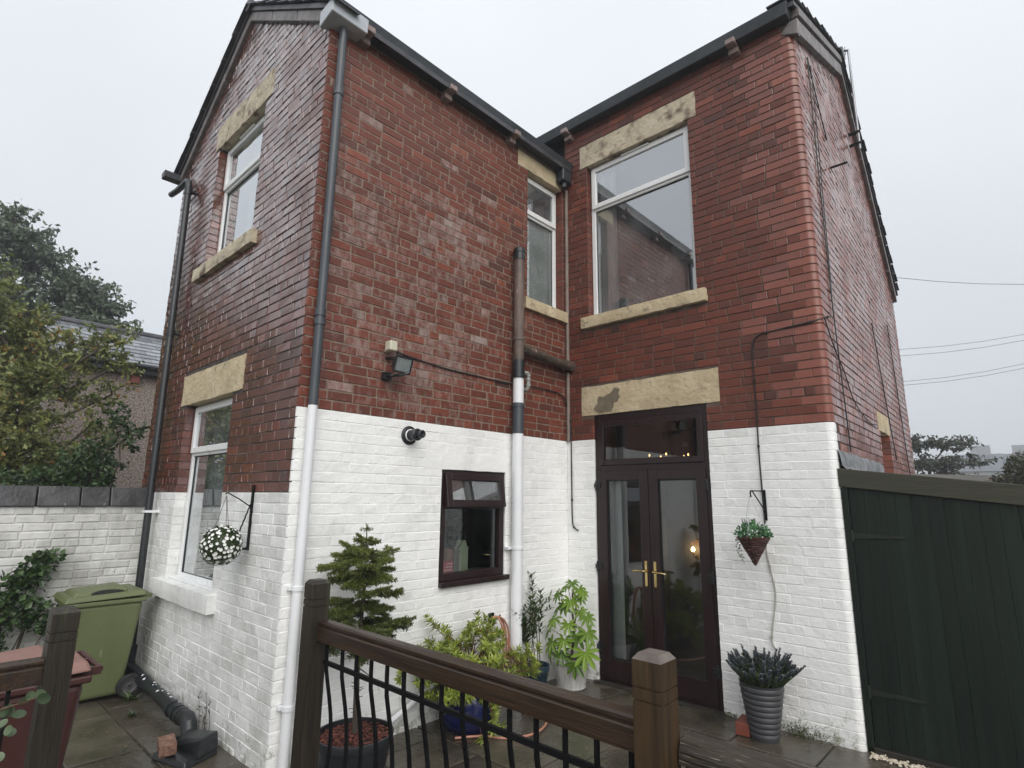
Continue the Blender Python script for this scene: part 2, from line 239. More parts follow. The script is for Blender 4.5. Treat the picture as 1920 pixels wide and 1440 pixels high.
DASH = mat('pebbledash', (0.15, 0.115, 0.095), (0.42, 0.36, 0.32), 30, (0.8, 0.95), bump=0.03, bscale=34, detail=1.5)
GBIN = mat('olive_green_plastic', (0.098, 0.118, 0.048), (0.122, 0.142, 0.062), 3, (0.35, 0.55), bump=0.0008, bscale=80, spots=((0.16, 0.175, 0.10), 22, 0.66, 0.06), stretch=(1, 1, 0.4))
RBIN = mat('maroon_plastic', (0.050, 0.018, 0.015), (0.070, 0.026, 0.022), 3, (0.35, 0.5), bump=0.0008, bscale=80)
RLID = mat('faded_red_lid', (0.20, 0.105, 0.085), (0.29, 0.16, 0.13), 4, (0.4, 0.6))
RUBBER = mat('black_rubber', (0.009, 0.009, 0.010), (0.018, 0.018, 0.019), 10, (0.5, 0.7))
POTB = mat('black_nursery_pot', (0.009, 0.010, 0.013), (0.018, 0.020, 0.024), 6, (0.32, 0.5))
POTBL = mat('blue_glazed_pot', (0.006, 0.009, 0.055), (0.010, 0.016, 0.085), 4, (0.12, 0.25))
POTT = mat('teal_plastic_pot', (0.010, 0.030, 0.048), (0.018, 0.042, 0.062), 5, (0.35, 0.5))
POTW = mat('white_streaked_pot', (0.36, 0.345, 0.325), (0.60, 0.59, 0.57), 6, (0.45, 0.65), stretch=(4, 4, 0.35), spots=((0.14, 0.12, 0.10), 5, 0.62, 0.12))
POTG = mat('grey_ribbed_pot', (0.040, 0.041, 0.045), (0.062, 0.063, 0.068), 6, (0.4, 0.55))
BARKCH = mat('red_bark_chips', (0.045, 0.014, 0.010), (0.15, 0.050, 0.036), 30, (0.5, 0.8), attr='tint', spec=0.3)
SOIL = mat('dark_compost', (0.010, 0.008, 0.006), (0.03, 0.023, 0.017), 40, (0.7, 0.9), bump=0.01, bscale=60)
BARK = mat('tree_bark', (0.030, 0.023, 0.017), (0.085, 0.068, 0.052), 10, (0.7, 0.9), stretch=(1, 1, 0.3), bump=0.01, bscale=20)
STEM = mat('red_brown_stem', (0.07, 0.028, 0.018), (0.14, 0.06, 0.035), 12, (0.5, 0.7))
HOSE = mat('salmon_hose', (0.36, 0.15, 0.095), (0.45, 0.22, 0.15), 8, (0.3, 0.45))
WICKER = mat('brown_wicker', (0.035, 0.011, 0.009), (0.085, 0.030, 0.022), 20, (0.5, 0.7), attr='tint')
REDB = mat('red_terracotta_brick', (0.15, 0.038, 0.023), (0.22, 0.060, 0.037), 12, (0.5, 0.7), bump=0.002, bscale=60)
CREAM = mat('cream_plastic', (0.55, 0.52, 0.40), (0.66, 0.63, 0.50), 5, (0.35, 0.5))
CABLE = mat('black_cable', (0.008, 0.008, 0.008), (0.016, 0.015, 0.014), 9, (0.4, 0.6))
CABLEW = mat('paint_smeared_cable', (0.30, 0.29, 0.26), (0.50, 0.49, 0.45), 6, (0.4, 0.6))
LAMPGL = mat('dull_lamp_glass', (0.16, 0.19, 0.19), (0.25, 0.28, 0.27), 16, (0.18, 0.32))
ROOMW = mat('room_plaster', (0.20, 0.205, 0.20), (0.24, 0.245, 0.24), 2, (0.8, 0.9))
ROOMD = mat('dimmed_room_wall', (0.055, 0.056, 0.055), (0.075, 0.075, 0.073), 2, (0.7, 0.85))  # dark wall colour carries the dimness of the unlit rooms
CURT = mat('white_curtain', (0.78, 0.79, 0.78), (0.84, 0.85, 0.84), 3, (0.8, 0.9))
NETC = mat('net_curtain', (0.55, 0.60, 0.62), (0.68, 0.72, 0.74), 60, (0.8, 0.9))
TILE = mat('mosaic_tile', (0.03, 0.045, 0.045), (0.14, 0.17, 0.16), 18, (0.2, 0.3), attr='tint', detail=0)
SAGE = mat('sage_green_paint', (0.30, 0.36, 0.24), (0.38, 0.43, 0.30), 6, (0.5, 0.7))
REDORN = mat('red_print_card', (0.42, 0.05, 0.07), (0.48, 0.08, 0.10), 6, (0.4, 0.5))
BROWNORN = mat('brown_card', (0.18, 0.085, 0.06), (0.24, 0.12, 0.09), 6, (0.5, 0.6))
PINKP = mat('pale_print', (0.7, 0.45, 0.45), (0.75, 0.5, 0.5), 6, (0.5, 0.6))
GRAVEL = mat('cream_gravel_stone', (0.42, 0.36, 0.26), (0.66, 0.60, 0.50), 25, (0.5, 0.7))
MOSS = leaf_mat('moss_green', (0.035, 0.045, 0.012), (0.13, 0.15, 0.05), trans=0.15, rough=0.7)
BULB = emis('warm_bulb', (1.0, 0.58, 0.22), 22)
BULBS = emis('small_warm_bulb', (1.0, 0.58, 0.22), 2.5)
FARW = mat('far_pale_wall', (0.30, 0.31, 0.32), (0.36, 0.37, 0.38), 2, (0.8, 0.9))
FARR = mat('far_grey_roof', (0.10, 0.11, 0.125), (0.14, 0.15, 0.165), 1.2, (0.4, 0.6))
FENCEW = mat('weathered_fence_wood', (0.13, 0.125, 0.115), (0.22, 0.21, 0.195), 4, (0.6, 0.8), stretch=(0.5, 0.5, 6))
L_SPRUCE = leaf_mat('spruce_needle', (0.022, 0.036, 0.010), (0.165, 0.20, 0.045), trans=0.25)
L_PIERIS = leaf_mat('yellow_green_leaf', (0.065, 0.115, 0.018), (0.40, 0.46, 0.085), (0.27, 0.09, 0.03), trans=0.3)
L_LAUREL = leaf_mat('dark_glossy_leaf', (0.016, 0.035, 0.010), (0.075, 0.12, 0.028), trans=0.2, rough=0.3)
L_FATSIA = leaf_mat('fatsia_leaf', (0.075, 0.155, 0.018), (0.235, 0.36, 0.05), trans=0.28, rough=0.3)
L_LAV = leaf_mat('lavender_spike', (0.040, 0.047, 0.058), (0.125, 0.140, 0.165), trans=0.1, rough=0.7)
L_LAVG = leaf_mat('lavender_leaf', (0.022, 0.040, 0.015), (0.08, 0.11, 0.036), trans=0.15, rough=0.6)
L_BASK = leaf_mat('basket_leaf', (0.025, 0.085, 0.035), (0.12, 0.27, 0.11), trans=0.2)
L_IVY = leaf_mat('ivy_leaf', (0.012, 0.030, 0.010), (0.062, 0.115, 0.032), trans=0.2, rough=0.35)
L_FARTREE = leaf_mat('hazed_sycamore_leaf', (0.060, 0.085, 0.060), (0.165, 0.205, 0.130), trans=0.25)  # leaf colours paled toward blue; part of the distance haze is in them
L_AUTUMN = leaf_mat('turning_leaf', (0.070, 0.105, 0.030), (0.245, 0.265, 0.080), (0.40, 0.19, 0.06), trans=0.3)
L_RTREE = leaf_mat('grey_green_leaf', (0.036, 0.042, 0.030), (0.10, 0.112, 0.068), trans=0.25)
L_HEDGE = leaf_mat('creeper_leaf', (0.016, 0.026, 0.008), (0.068, 0.072, 0.020), (0.17, 0.04, 0.035), trans=0.2)
L_EUC = leaf_mat('eucalyptus_leaf', (0.055, 0.085, 0.045), (0.13, 0.175, 0.10), trans=0.2)
L_WHITE = mat('white_petal', (0.70, 0.71, 0.67), (0.82, 0.83, 0.80), 40, (0.6, 0.8))
L_BALL = leaf_mat('artificial_box_leaf', (0.014, 0.030, 0.008), (0.055, 0.085, 0.022), trans=0.15)

# ------------------------------------------------------------------ mesh helpers
class MB:
    def __init__(s): s.v = []; s.f = []; s.m = []; s.t = []; s.e = []
    def add(s, vs, fs, mi=0, t=0.5, bloom=0.0):
        o = len(s.v); s.v.extend(tuple(v) for v in vs); s.f.extend([tuple(i+o for i in f) for f in fs]); s.m.extend([mi]*len(fs))
        s.t.extend([t]*len(vs)); s.e.extend([bloom]*len(vs)); return s
    def hexa(s, P, mi=0, t=0.5):   # 8 corners: bottom 0-3, top 4-7
        return s.add(P, [(0, 3, 2, 1), (4, 5, 6, 7), (0, 1, 5, 4), (1, 2, 6, 5), (2, 3, 7, 6), (3, 0, 4, 7)], mi, t)
    def box(s, x0, x1, y0, y1, z0, z1, mi=0, t=0.5):
        return s.hexa([(x0, y0, z0), (x1, y0, z0), (x1, y1, z0), (x0, y1, z0), (x0, y0, z1), (x1, y0, z1), (x1, y1, z1), (x0, y1, z1)], mi, t)
    def tbox(s, M, sx, sy, sz, mi=0, t=0.5):   # box of size centred on matrix M
        return s.hexa([M @ Vector((a*sx/2, b*sy/2, c*sz/2)) for c in (-1, 1) for a, b in ((-1, -1), (1, -1), (1, 1), (-1, 1))], mi, t)
    def tube(s, pts, r, n=8, mi=0, t=0.5, cap=True):
        pts = [Vector(p) for p in pts]; k = len(pts); rs = r if isinstance(r, (list, tuple)) else [r]*k
        vs = []; prev = None
        for i, p in enumerate(pts):
            d = (pts[min(i+1, k-1)]-pts[max(i-1, 0)])
            if d.length < 1e-9: d = Vector((0, 0, 1))
            d.normalize()
            if prev is None: a = d.orthogonal().normalized()
            else:
                a = prev-d*prev.dot(d)
                a = a.normalized() if a.length > 1e-6 else d.orthogonal().normalized()
            prev = a; b = d.cross(a)
            for j in range(n):
                an = 2*math.pi*j/n; vs.append(p+(a*math.cos(an)+b*math.sin(an))*rs[i])
        fs = [(i*n+j, i*n+(j+1) % n, (i+1)*n+(j+1) % n, (i+1)*n+j) for i in range(k-1) for j in range(n)]
        if cap: fs += [tuple(range(n-1, -1, -1)), tuple((k-1)*n+j for j in range(n))]
        return s.add(vs, fs, mi, t)
    def lathe(s, prof, c, n=32, mi=0, t=0.5, M=None):   # prof: (r, z) bottom to top
        vs = []; c = Vector(c)
        for r, z in prof:
            for j in range(n):
                a = 2*math.pi*j/n; q = Vector((r*math.cos(a), r*math.sin(a), z)); vs.append(c+(M @ q if M else q))
        fs = [(i*n+j, i*n+(j+1) % n, (i+1)*n+(j+1) % n, (i+1)*n+j) for i in range(len(prof)-1) for j in range(n)]
        return s.add(vs, fs, mi, t)
    def leaf(s, p, d, up, L, w, t=0.5, fold=0.25, mi=0, droop=0.0):
        p = Vector(p); d = Vector(d).normalized(); sd = d.cross(Vector(up))
        if sd.length < 1e-4: sd = d.orthogonal()
        sd.normalize(); n = sd.cross(d)
        mid = p+d*L*0.48; tip = p+d*L-n*droop*L
        return s.add([p, mid+sd*w/2+n*fold*w*0.5, tip, mid-sd*w/2+n*fold*w*0.5], [(0, 1, 2), (0, 2, 3)], mi, t)
    def build(s, name, mats, parent=None, smooth=False, loc=None, bevel=0, angle=40, bseg=1):
        me = bpy.data.meshes.new(name); off = Vector(loc) if loc is not None else Vector((0, 0, 0))
        me.from_pydata([(v[0]-off.x, v[1]-off.y, v[2]-off.z) for v in s.v] if loc is not None else s.v, [], s.f)
        for m in (mats if isinstance(mats, (list, tuple)) else [mats]): me.materials.append(m)
        if any(s.m): me.polygons.foreach_set('material_index', s.m)
        at = me.attributes.new('tint', 'FLOAT', 'POINT'); at.data.foreach_set('value', s.t)
        if any(s.e):
            ae = me.attributes.new('bloom', 'FLOAT', 'POINT'); ae.data.foreach_set('value', s.e)
        if smooth:
            me.polygons.foreach_set('use_smooth', [True]*len(me.polygons)); me.set_sharp_from_angle(angle=R(angle))
        me.update()
        o = bpy.data.objects.new(name, me); COL.objects.link(o)
        if loc is not None: o.location = off
        if parent is not None:
            o.parent = parent
            if loc is None: o.matrix_parent_inverse = Matrix.Translation(-world_loc(parent))
            else: o.matrix_parent_inverse = Matrix.Translation(-world_loc(parent))
        if bevel:
            b = o.modifiers.new('bevel', 'BEVEL'); b.width = bevel; b.segments = bseg; b.limit_method = 'ANGLE'; b.angle_limit = R(50)
        return o
def world_loc(o):
    p = Vector((0, 0, 0))
    # parents are unrotated: the location is stored when made
    return Vector(o.get('_wl', (0, 0, 0)))
def thing(name, label, cat, loc, group=None):
    o = bpy.data.objects.new(name, None); COL.objects.link(o); o.location = loc; o['_wl'] = tuple(loc)
    o.empty_display_size = 0.1; o['label'] = label; o['category'] = cat
    if group: o['group'] = group
    return o
def tag(o, label, cat, group=None):
    o['label'] = label; o['category'] = cat
    if group: o['group'] = group
    return o
def struct(o): o['kind'] = 'structure'; return o

class Wall:
    def __init__(s, O, U, Nn): s.O = Vector(O); s.U = Vector(U); s.N = Vector(Nn)
    def P(s, u, z, d): return s.O+s.U*u+s.N*d+Vector((0, 0, z))
    def box(s, mb, u0, u1, z0, z1, d0, d1, mi=0, t=0.5):
        return mb.hexa([s.P(u0, z0, d0), s.P(u1, z0, d0), s.P(u1, z0, d1), s.P(u0, z0, d1), s.P(u0, z1, d0), s.P(u1, z1, d0), s.P(u1, z1, d1), s.P(u0, z1, d1)], mi, t)

# ------------------------------------------------------------------ dimensions
LW, WC, WA = 3.212, 2.708, 3.60          # wing length, main rear wall width, wing gable width
CO = 0.077                                # brick course
WL = 2.43                                 # top of the white paint on the wing side and rear wall
WLA = WL-8*CO                             # top of the white paint on the gable
KD = -0.03
A = Wall((0, -LW, 0), (1, 0, 0), (0, 1, 0))
B = Wall((0, 0, 0), (0, 1, 0), (-1, 0, 0))
Cw = Wall((0, 0, 0), (1, 0, 0), (0, 1, 0))
D = Wall((WC, 0, 0), (KD, 1, 0), (-1, KD, 0))
EA, EC = 5.74, 6.26                       # eaves: wing, main house
RX, RZ, RS = -1.80, 6.95, 0.66            # wing ridge and slope
DR, DRZ = 2.30, 7.30                      # main ridge along D
DE, DEZ = 5.05, 4.95                      # rear eaves along D
def gable_a(x): return RZ-RS*abs(x-RX)
def gable_d(u): return EC+0.05+(DRZ-EC-0.05)*u/DR if u < DR else DRZ+(DEZ-DRZ)*(u-DR)/(DE-DR)

# ------------------------------------------------------------------ ground, patio, deck
g = MB(); S = 400
g.add([(-S, -S, -0.06), (S, -S, -0.06), (S, S, -0.06), (-S, S, -0.06)], [(0, 1, 2, 3)])
struct(g.build('ground', GROUND))
pj = MB(); pj.box(-3.25, 6.5, -7.0, 0.12, -0.05, -0.012)
patio = struct(pj.build('patio', FLAGJ))
def flag(x0, x1, y0, y1):
    j = 0.006; z = rnd.uniform(-0.004, 0.004); h = 0.012; ch = 0.005
    tl = [rnd.uniform(-0.0035, 0.0035) for _ in range(4)]
    a = [(x0+j, y0+j), (x1-j, y0+j), (x1-j, y1-j), (x0+j, y1-j)]
    i_ = [(x0+j+ch, y0+j+ch), (x1-j-ch, y0+j+ch), (x1-j-ch, y1-j-ch), (x0+j+ch, y1-j-ch)]
    vs = [(p[0], p[1], -0.02) for p in a]+[(p[0], p[1], z-ch+tl[k]) for k, p in enumerate(a)]+[(p[0], p[1], z+tl[k]) for k, p in enumerate(i_)]
    m = MB(); m.add(vs, [(k, (k+1) % 4, 4+(k+1) % 4, 4+k) for k in range(4)]+[(4+k, 4+(k+1) % 4, 8+(k+1) % 4, 8+k) for k in range(4)]+[(8, 9, 10, 11)], 0, rnd.uniform(0.25, 0.85))
    m.build('flagstone', FLAG, patio)
yy = 0.06; row = 0
while yy > -5.0:
    hgt = [0.56, 0.45, 0.6, 0.45][row % 4]; xx = -3.2-(row % 2)*0.3
    while xx < 4.6:
        w_ = rnd.choice([0.6, 0.6, 0.45, 0.75, 0.9]); x1 = min(xx+w_, 4.7)
        if x1 > -3.2 and not (x1 < 0.02 and yy-hgt > -LW+0.2) and not (xx > 1.5 and yy < -3.75): flag(max(xx, -3.2), x1, yy-hgt, yy)
        xx = x1
    yy -= hgt; row += 1
# raised deck the viewer stands on
deck = thing('timber_deck', 'raised timber deck of dark boards behind the railing', 'deck', (3.5, -5.5, 0))
for k in range(26):
    y1 = -3.66-k*0.125; m = MB(); m.box(1.08, 5.6, y1-0.119, y1, 0.225, 0.25); m.build('board', WOODMD, deck)
m = MB()
for x in (1.10, 2.7, 4.0, 5.5): m.box(x, x+0.05, -6.9, -3.70, -0.04, 0.222)
m.box(1.43, 5.5, -3.70, -3.66, 0.02, 0.222); m.build('joist', WOODMD, deck)

# ------------------------------------------------------------------ the house
house = thing('brick_house', 'two-storey red brick house with projecting wing and white-painted lower walls', 'house', (0, 0, 0))
BRICKS = []      # (verts, faces, material index, tint, bloom, wall key)
BMATS = [BR, BRW, BRQ, PW, PWA, BRD]
def brick_shape(w, u0, u1, z0, z1, proud, ch, back0, back1, jit, cu=None, tilt=0.6):
    j = lambda: rnd.uniform(-jit, jit); cu = ch if cu is None else cu
    o = [(u0+j(), z0+j()), (u1+j(), z0+j()), (u1+j(), z1+j()), (u0+j(), z1+j())]
    sg = [(1, 1), (-1, 1), (-1, -1), (1, -1)]
    vs = [w.P(o[k][0], o[k][1], back0 if k in (0, 3) else back1) for k in range(4)]
    vs += [w.P(o[k][0], o[k][1], -proud+ch) for k in range(4)]
    vs += [w.P(o[k][0]+sg[k][0]*(cu+abs(j())*0.8*(cu/ch)), o[k][1]+sg[k][1]*(ch+abs(j())*0.8), -proud+j()*tilt) for k in range(4)]
    fs = [(k, (k+1) % 4, 4+(k+1) % 4, 4+k) for k in range(4)]+[(4+k, 4+(k+1) % 4, 8+(k+1) % 4, 8+k) for k in range(4)]+[(8, 9, 10, 11)]
    return vs, fs
def lay(w, key, ua, ub, zb, zt, opens, wl, red, white, tint, hc=4, hoff=0, top=None, ends=None, bloomf=None, jn=0.009):
    """lays the courses of one wall face; opens: (u0, u1, z0, z1)"""
    n0 = math.floor((zb-WL)/CO); n1 = math.ceil((zt-WL)/CO)
    for n in range(n0, n1):
        z0 = WL+n*CO; z1 = z0+CO
        if z1 > zt+0.04: break
        isw = z0+CO*0.5 < wl
        e0, e1 = ends(n) if ends else (ua, ub)
        if top:
            zc = z1
            us = [u for u in [e0+i*0.02 for i in range(int((e1-e0)/0.02)+1)] if top(u) > zc-0.02]
            if not us: continue
            e0, e1 = us[0], us[-1]
        iv = [(e0, e1)]
        for (a, b_, c_, d_) in opens:
            if c_ < z1-0.025 and d_ > z0+0.025:
                nv = []
                for (p, q) in iv:
                    if b_ <= p or a >= q: nv.append((p, q)); continue
                    if a > p: nv.append((p, a))
                    if b_ < q: nv.append((b_, q))
                iv = nv
        hd = ((n+hoff) % hc == 0); step = 0.1125 if hd else 0.225
        off = (0.056 if hd else (0.1125 if n % 2 else 0.0))+rnd.uniform(-0.012, 0.012)
        u = ua-off-0.45
        while u < ub:
            st = step+rnd.uniform(-0.006, 0.006)
            if not hd and rnd.random() < 0.06: st = 0.1125
            for (p, q) in iv:
                b0, b1 = max(u, p), min(u+st, q)
                if b1-b0 < 0.028: continue
                if p < u < p+0.028: b0 = p
                if q-0.028 < u+st < q: b1 = q
                ed0 = b0 <= p+1e-6 and p > e0+1e-6; ed1 = b1 >= q-1e-6 and q < e1-1e-6
                jj = (jn if not isw else 0.006)/2
                pr = rnd.uniform(-0.0012, 0.0018) if not isw else rnd.uniform(-0.0008, 0.0014)
                ju = jj if not isw else (0.0022 if rnd.random() < 0.3 else 0.0004)
                vs, fs = brick_shape(w, b0+(0 if ed0 or b0 <= e0+1e-6 else ju), b1-(0 if ed1 or b1 >= e1-1e-6 else ju), z0+jj, z1-jj, pr,
                                     0.0034 if not isw else 0.0026, 0.115 if ed0 else 0.02, 0.115 if ed1 else 0.02, 0.0019 if not isw else 0.0026, None if not isw else 0.0016, 1.7 if red in (1, 5) and not isw else 0.8)
                cu, cz = (b0+b1)/2, (z0+z1)/2
                BRICKS.append((vs, fs, white if isw else red, rnd.random() if isw else tint(cu, cz), bloomf(cu, cz) if bloomf and not isw else 0.0, key))
            u += st
def sheet(w, key, us, zs, opens, wl, mred, mwhite, top=None, d=0.0062):
    """the mortar bed behind the bricks with its openings, and the jamb linings"""
    m = MB(); U = sorted(set(us+[x for o in opens for x in o[:2]])); Z = sorted(set(zs+[wl]+[x for o in opens for x in o[2:]]))
    U = [u for u in U if us[0] <= u <= us[-1]]; Z = [z for z in Z if zs[0] <= z <= zs[-1]]
    for a, b_ in zip(U, U[1:]):
        for c_, d_ in zip(Z, Z[1:]):
            mu, mz = (a+b_)/2, (c_+d_)/2
            if any(o[0] < mu < o[1] and o[2] < mz < o[3] for o in opens): continue
            dd = 0.0020 if mz < wl else d
            m.add([w.P(a, c_, dd), w.P(b_, c_, dd), w.P(b_, d_, dd), w.P(a, d_, dd)], [(0, 1, 2, 3)], 1 if mz < wl else 0)
    if top:
        k = top[0]; m.add([w.P(u, z, d) for u, z in k], [tuple(range(len(k)))], 0)
    for (a, b_, c_, d_) in opens:
        for (p, q) in ((a-0.004, 1), (b_+0.004, 1)):
            for (z0, z1, mi) in ((c_, min(d_, wl), 1), (max(c_, wl), d_, 0)):
                if z1 > z0: m.add([w.P(p, z0, 0.0), w.P(p, z1, 0.0), w.P(p, z1, 0.2), w.P(p, z0, 0.2)], [(0, 1, 2, 3)], mi)
        for z in (c_-0.006, d_+0.012): m.add([w.P(a, z, 0.004), w.P(b_, z, 0.004), w.P(b_, z, 0.2), w.P(a, z, 0.2)], [(0, 1, 2, 3)], 1 if z < wl else 0)
    return m.build('wall', [mred, mwhite], house)

# openings (u0, u1, z0, z1) include lintels and sills so that no brick runs through them
winA1 = (-2.41, -1.22, 4.19, 5.62); winA2 = (-2.42, -1.235, 1.0, 2.69)
winB1 = (-0.70, -0.055, 3.945, 5.52); winB2 = (-1.83, -1.01, 1.03, 2.04)
winC1 = (0.33, 1.63, 3.83, 5.75); doorC = (0.365, 1.652, -0.02, 2.70)
winD1 = (2.30, 2.95, 1.55, 2.58)
opA = [winA1, winA2]; opB = [winB1, winB2]; opC = [winC1, doorC]; opD = [winD1]
linA = [(-2.52, -1.08, 5.62, 5.92), (-2.586, -1.04, 2.69, 3.005)]; silA = [(-2.61, -1.09, 4.055, 4.19), (-2.60, -1.11, 0.855, 1.0)]
linB = [(-0.865, -0.075, 5.52, 5.705), (-2.03, -0.99, 2.04, 2.20)]; silB = [(-0.765, -0.004, 3.82, 3.945)]
linC = [(0.235, 1.725, 5.75, 6.04), (0.212, 1.786, 2.70, 3.022)]; silC = [(0.25, 1.73, 3.70, 3.83)]
linD = [(2.22, 3.03, 2.58, 2.80)]
def tA(u, z):
    r = rnd.random(); return min(1, max(0, rnd.gauss(0.40, 0.07)+(0.12 if r < 0.06 else 0)-(0.15 if r > 0.93 else 0)))
def tB(u, z):
    r = rnd.random(); return min(1, max(0, rnd.gauss(0.50, 0.075)+(0.15 if r < 0.07 else 0)-(0.16 if r > 0.94 else 0)))
def tC(u, z):
    r = rnd.random(); return min(1, max(0, rnd.gauss(0.47, 0.07)+(0.18 if r < 0.04 else 0)-(0.16 if r > 0.90 else 0)))
def tD(u, z): return min(1, max(0, rnd.gauss(0.52, 0.11)))
def blB(u, z):     # lime bloom is scattered over the wing side, thick in a few patches
    c = 0.34*math.exp(-((u+2.0)/0.9)**2-((z-3.1)/0.9)**2)+0.34*math.exp(-((u+1.75)/0.7)**2-((z-4.35)/0.45)**2)+0.25*math.exp(-((u+2.9)/0.3)**2-((z-4.2)/1.2)**2)
    return min(0.8, c*rnd.uniform(0.35, 1.5)+(0.35 if rnd.random() < 0.012 else 0)+0.05)
lay(A, 'A', -WA, -0.0125, -0.1, RZ, opA+linA+silA, WLA, 1, 4, tA, hc=5, hoff=2, top=lambda u: gable_a(u)-0.03)
lay(B, 'B', -LW-0.0015, 0.0, -0.1, EA, opB+linB+silB, WL, 0, 3, tB, hc=5, hoff=0, bloomf=blB, jn=0.010)
def qlen(n): return (0.225, 0.1125) if n % 2 == 0 else (0.1125, 0.225)
lay(Cw, 'C', 0.0, WC, -0.1, EC, opC+linC+silC, WL, 0, 3, tC, hc=6, hoff=3, ends=lambda n: (0.002, WC-qlen(n)[0]-(0.0 if (n//3) % 3 else 0.0)), bloomf=lambda u, z: 0.05)
lay(D, 'D', 0.0, 5.05, 1.9, DRZ, opD+linD, -9, 5, 4, tD, hc=4, hoff=1, top=lambda u: gable_d(u)-0.05, ends=lambda n: (qlen(n)[1], DE-0.02), bloomf=lambda u, z: 0.12 if rnd.random() < 0.1 else 0)
# rounded corner bricks between rear wall and side wall
def bull(n):
    z0 = WL+n*CO; z1 = z0+CO; isw = z0+CO/2 < WL-0.02; r_ = 0.062; j = 0.0045; lc, ld = qlen(n)
    if isw: ld = min(ld, 0.1125); j = 0.0026
    prof = [(WC-lc+j, 0.02), (WC-lc+j, 0.0)]
    for k in range(11):
        a = math.pi/2*k/10; prof.append((WC-r_+r_*math.sin(a), r_-r_*math.cos(a)))
    prof += [(WC+KD*ld, ld-j), (WC-0.02, ld-j)]
    vs = []; ch = 0.003; K = len(prof)
    def ins(i, dd):   # shrink towards the body
        x, y = prof[i]
        if i in (0, K-1): return x, y
        if i == 1: return x+dd, y+dd
        if i == K-2: return x-dd, y-dd
        a = math.pi/2*(i-2)/10; return x-dd*math.sin(a), y+dd*math.cos(a)
    for z, dd in ((z0+j, ch), (z0+j+ch, 0), (z1-j-ch, 0), (z1-j, ch)):
        vs += [(ins(i, dd)[0], ins(i, dd)[1], z) for i in range(K)]
    fs = [(r0*K+i, r0*K+i+1, (r0+1)*K+i+1, (r0+1)*K+i) for r0 in range(3) for i in range(K-1)]
    fs += [tuple(range(K-1, -1, -1)), tuple(range(3*K, 4*K))]
    BRICKS.append((vs, fs, 3 if isw else 2, rnd.random() if isw else min(1, max(0, rnd.gauss(0.66, 0.07))), 0.0, 'C'))
for n in range(-32, 49): bull(n)
# the corner bricks bond into the rear wall with a few more bright red ones
for i, b_ in enumerate(BRICKS):
    if b_[5] == 'C' and b_[2] == 0:
        cx = sum(v[0] for v in b_[0])/len(b_[0]); cz = sum(v[2] for v in b_[0])/len(b_[0])
        if cx > WC-0.48+0.14*math.sin(cz*5) and rnd.random() < 0.62: BRICKS[i] = (b_[0], b_[1], 2, min(1, max(0, rnd.gauss(0.60, 0.08))), 0.0, 'C')
wallm = {}
wallm['A'] = sheet(A, 'A', [-WA, -0.006], [-0.1, EA], opA, WLA, MO_A, PWA, top=[[(-WA, EA), (-0.006, EA), (RX, RZ)]])
wallm['B'] = sheet(B, 'B', [-LW+0.006, 0.02], [-0.1, EA+0.1], opB, WL, MO_B, PW, d=0.0035)
wallm['C'] = sheet(Cw, 'C', [0.0, WC-0.075], [-0.1, EC+0.1], opC, WL, MO_C, PW)
wallm['D'] = sheet(D, 'D', [0.075, DE], [-0.1, DEZ], opD, -9, MO_A, PWA, top=[[(0.075, DEZ), (DE, DEZ), (DR, DRZ), (0.075, EC+0.05)]], d=0.0062)
m = MB()
for (za, zb_, mi) in ((-0.1, WL, 1), (WL, EC, 0)):
    ri = 0.062-(0.0035 if mi else 0.006); q = [(WC-0.08, 0.062-ri)]+[(WC-0.062+ri*math.sin(math.pi/2*k/8), 0.062-ri*math.cos(math.pi/2*k/8)) for k in range(9)]+[(WC-0.062+ri, 0.085)]
    m.add([(a, b_, z) for z in (za, zb_) for a, b_ in q], [(k, k+1, 11+k+1, 11+k) for k in range(10)], mi)
m.build('corner_core', [MO_C, PW], house, smooth=True)
# plain far walls that close the house
m = MB()
m.box(-WA-0.02, -WA+0.2, -LW+0.02, DE, -0.1, EA-0.02); m.box(-WA, WC+KD*DE-0.05, DE-0.22, DE-0.02, -0.1, DEZ-0.05)
m.build('rear_wall', BR, house)
# individual bricks: the 300 that show largest
def parea(vs):
    q = [project(v) for v in vs[4:8]] if len(vs) == 12 else [project(v) for v in (vs[1], vs[10], vs[3*15+10], vs[3*15+1])]
    if any(p is None for p in q): return 0
    cx = sum(p[0] for p in q)/4; cy = sum(p[1] for p in q)/4
    if not (0 < cx < 1920 and 0 < cy < 1440): return 0
    return abs(sum(q[k][0]*q[(k+1) % 4][1]-q[(k+1) % 4][0]*q[k][1] for k in range(4)))/2
order = sorted(range(len(BRICKS)), key=lambda i: -parea(BRICKS[i][0])); single = set(order[:300])
rest = MB(); CURVED = []
for i, (vs, fs, mi, t, bl, key) in enumerate(BRICKS):
    if i in single:
        c = sum((Vector(v) for v in vs), Vector())/len(vs)
        o = MB().add(vs, fs, 0, t, bl).build('brick', BMATS[mi], wallm[key], smooth=len(vs) > 12, loc=c)
    else:
        if len(vs) > 12: CURVED.append((vs, fs, mi, t, bl))
        else: rest.add(vs, fs, mi, t, bl)
for q in CURVED: rest.add(*q)
o = rest.build('brickwork', BMATS, house); o['kind'] = 'stuff'
nc = sum(len(q[1]) for q in CURVED)
smf = [False]*(len(o.data.polygons)-nc)
for q in CURVED: smf += [False]*len(q[1])
o.data.polygons.foreach_set('use_smooth', smf)

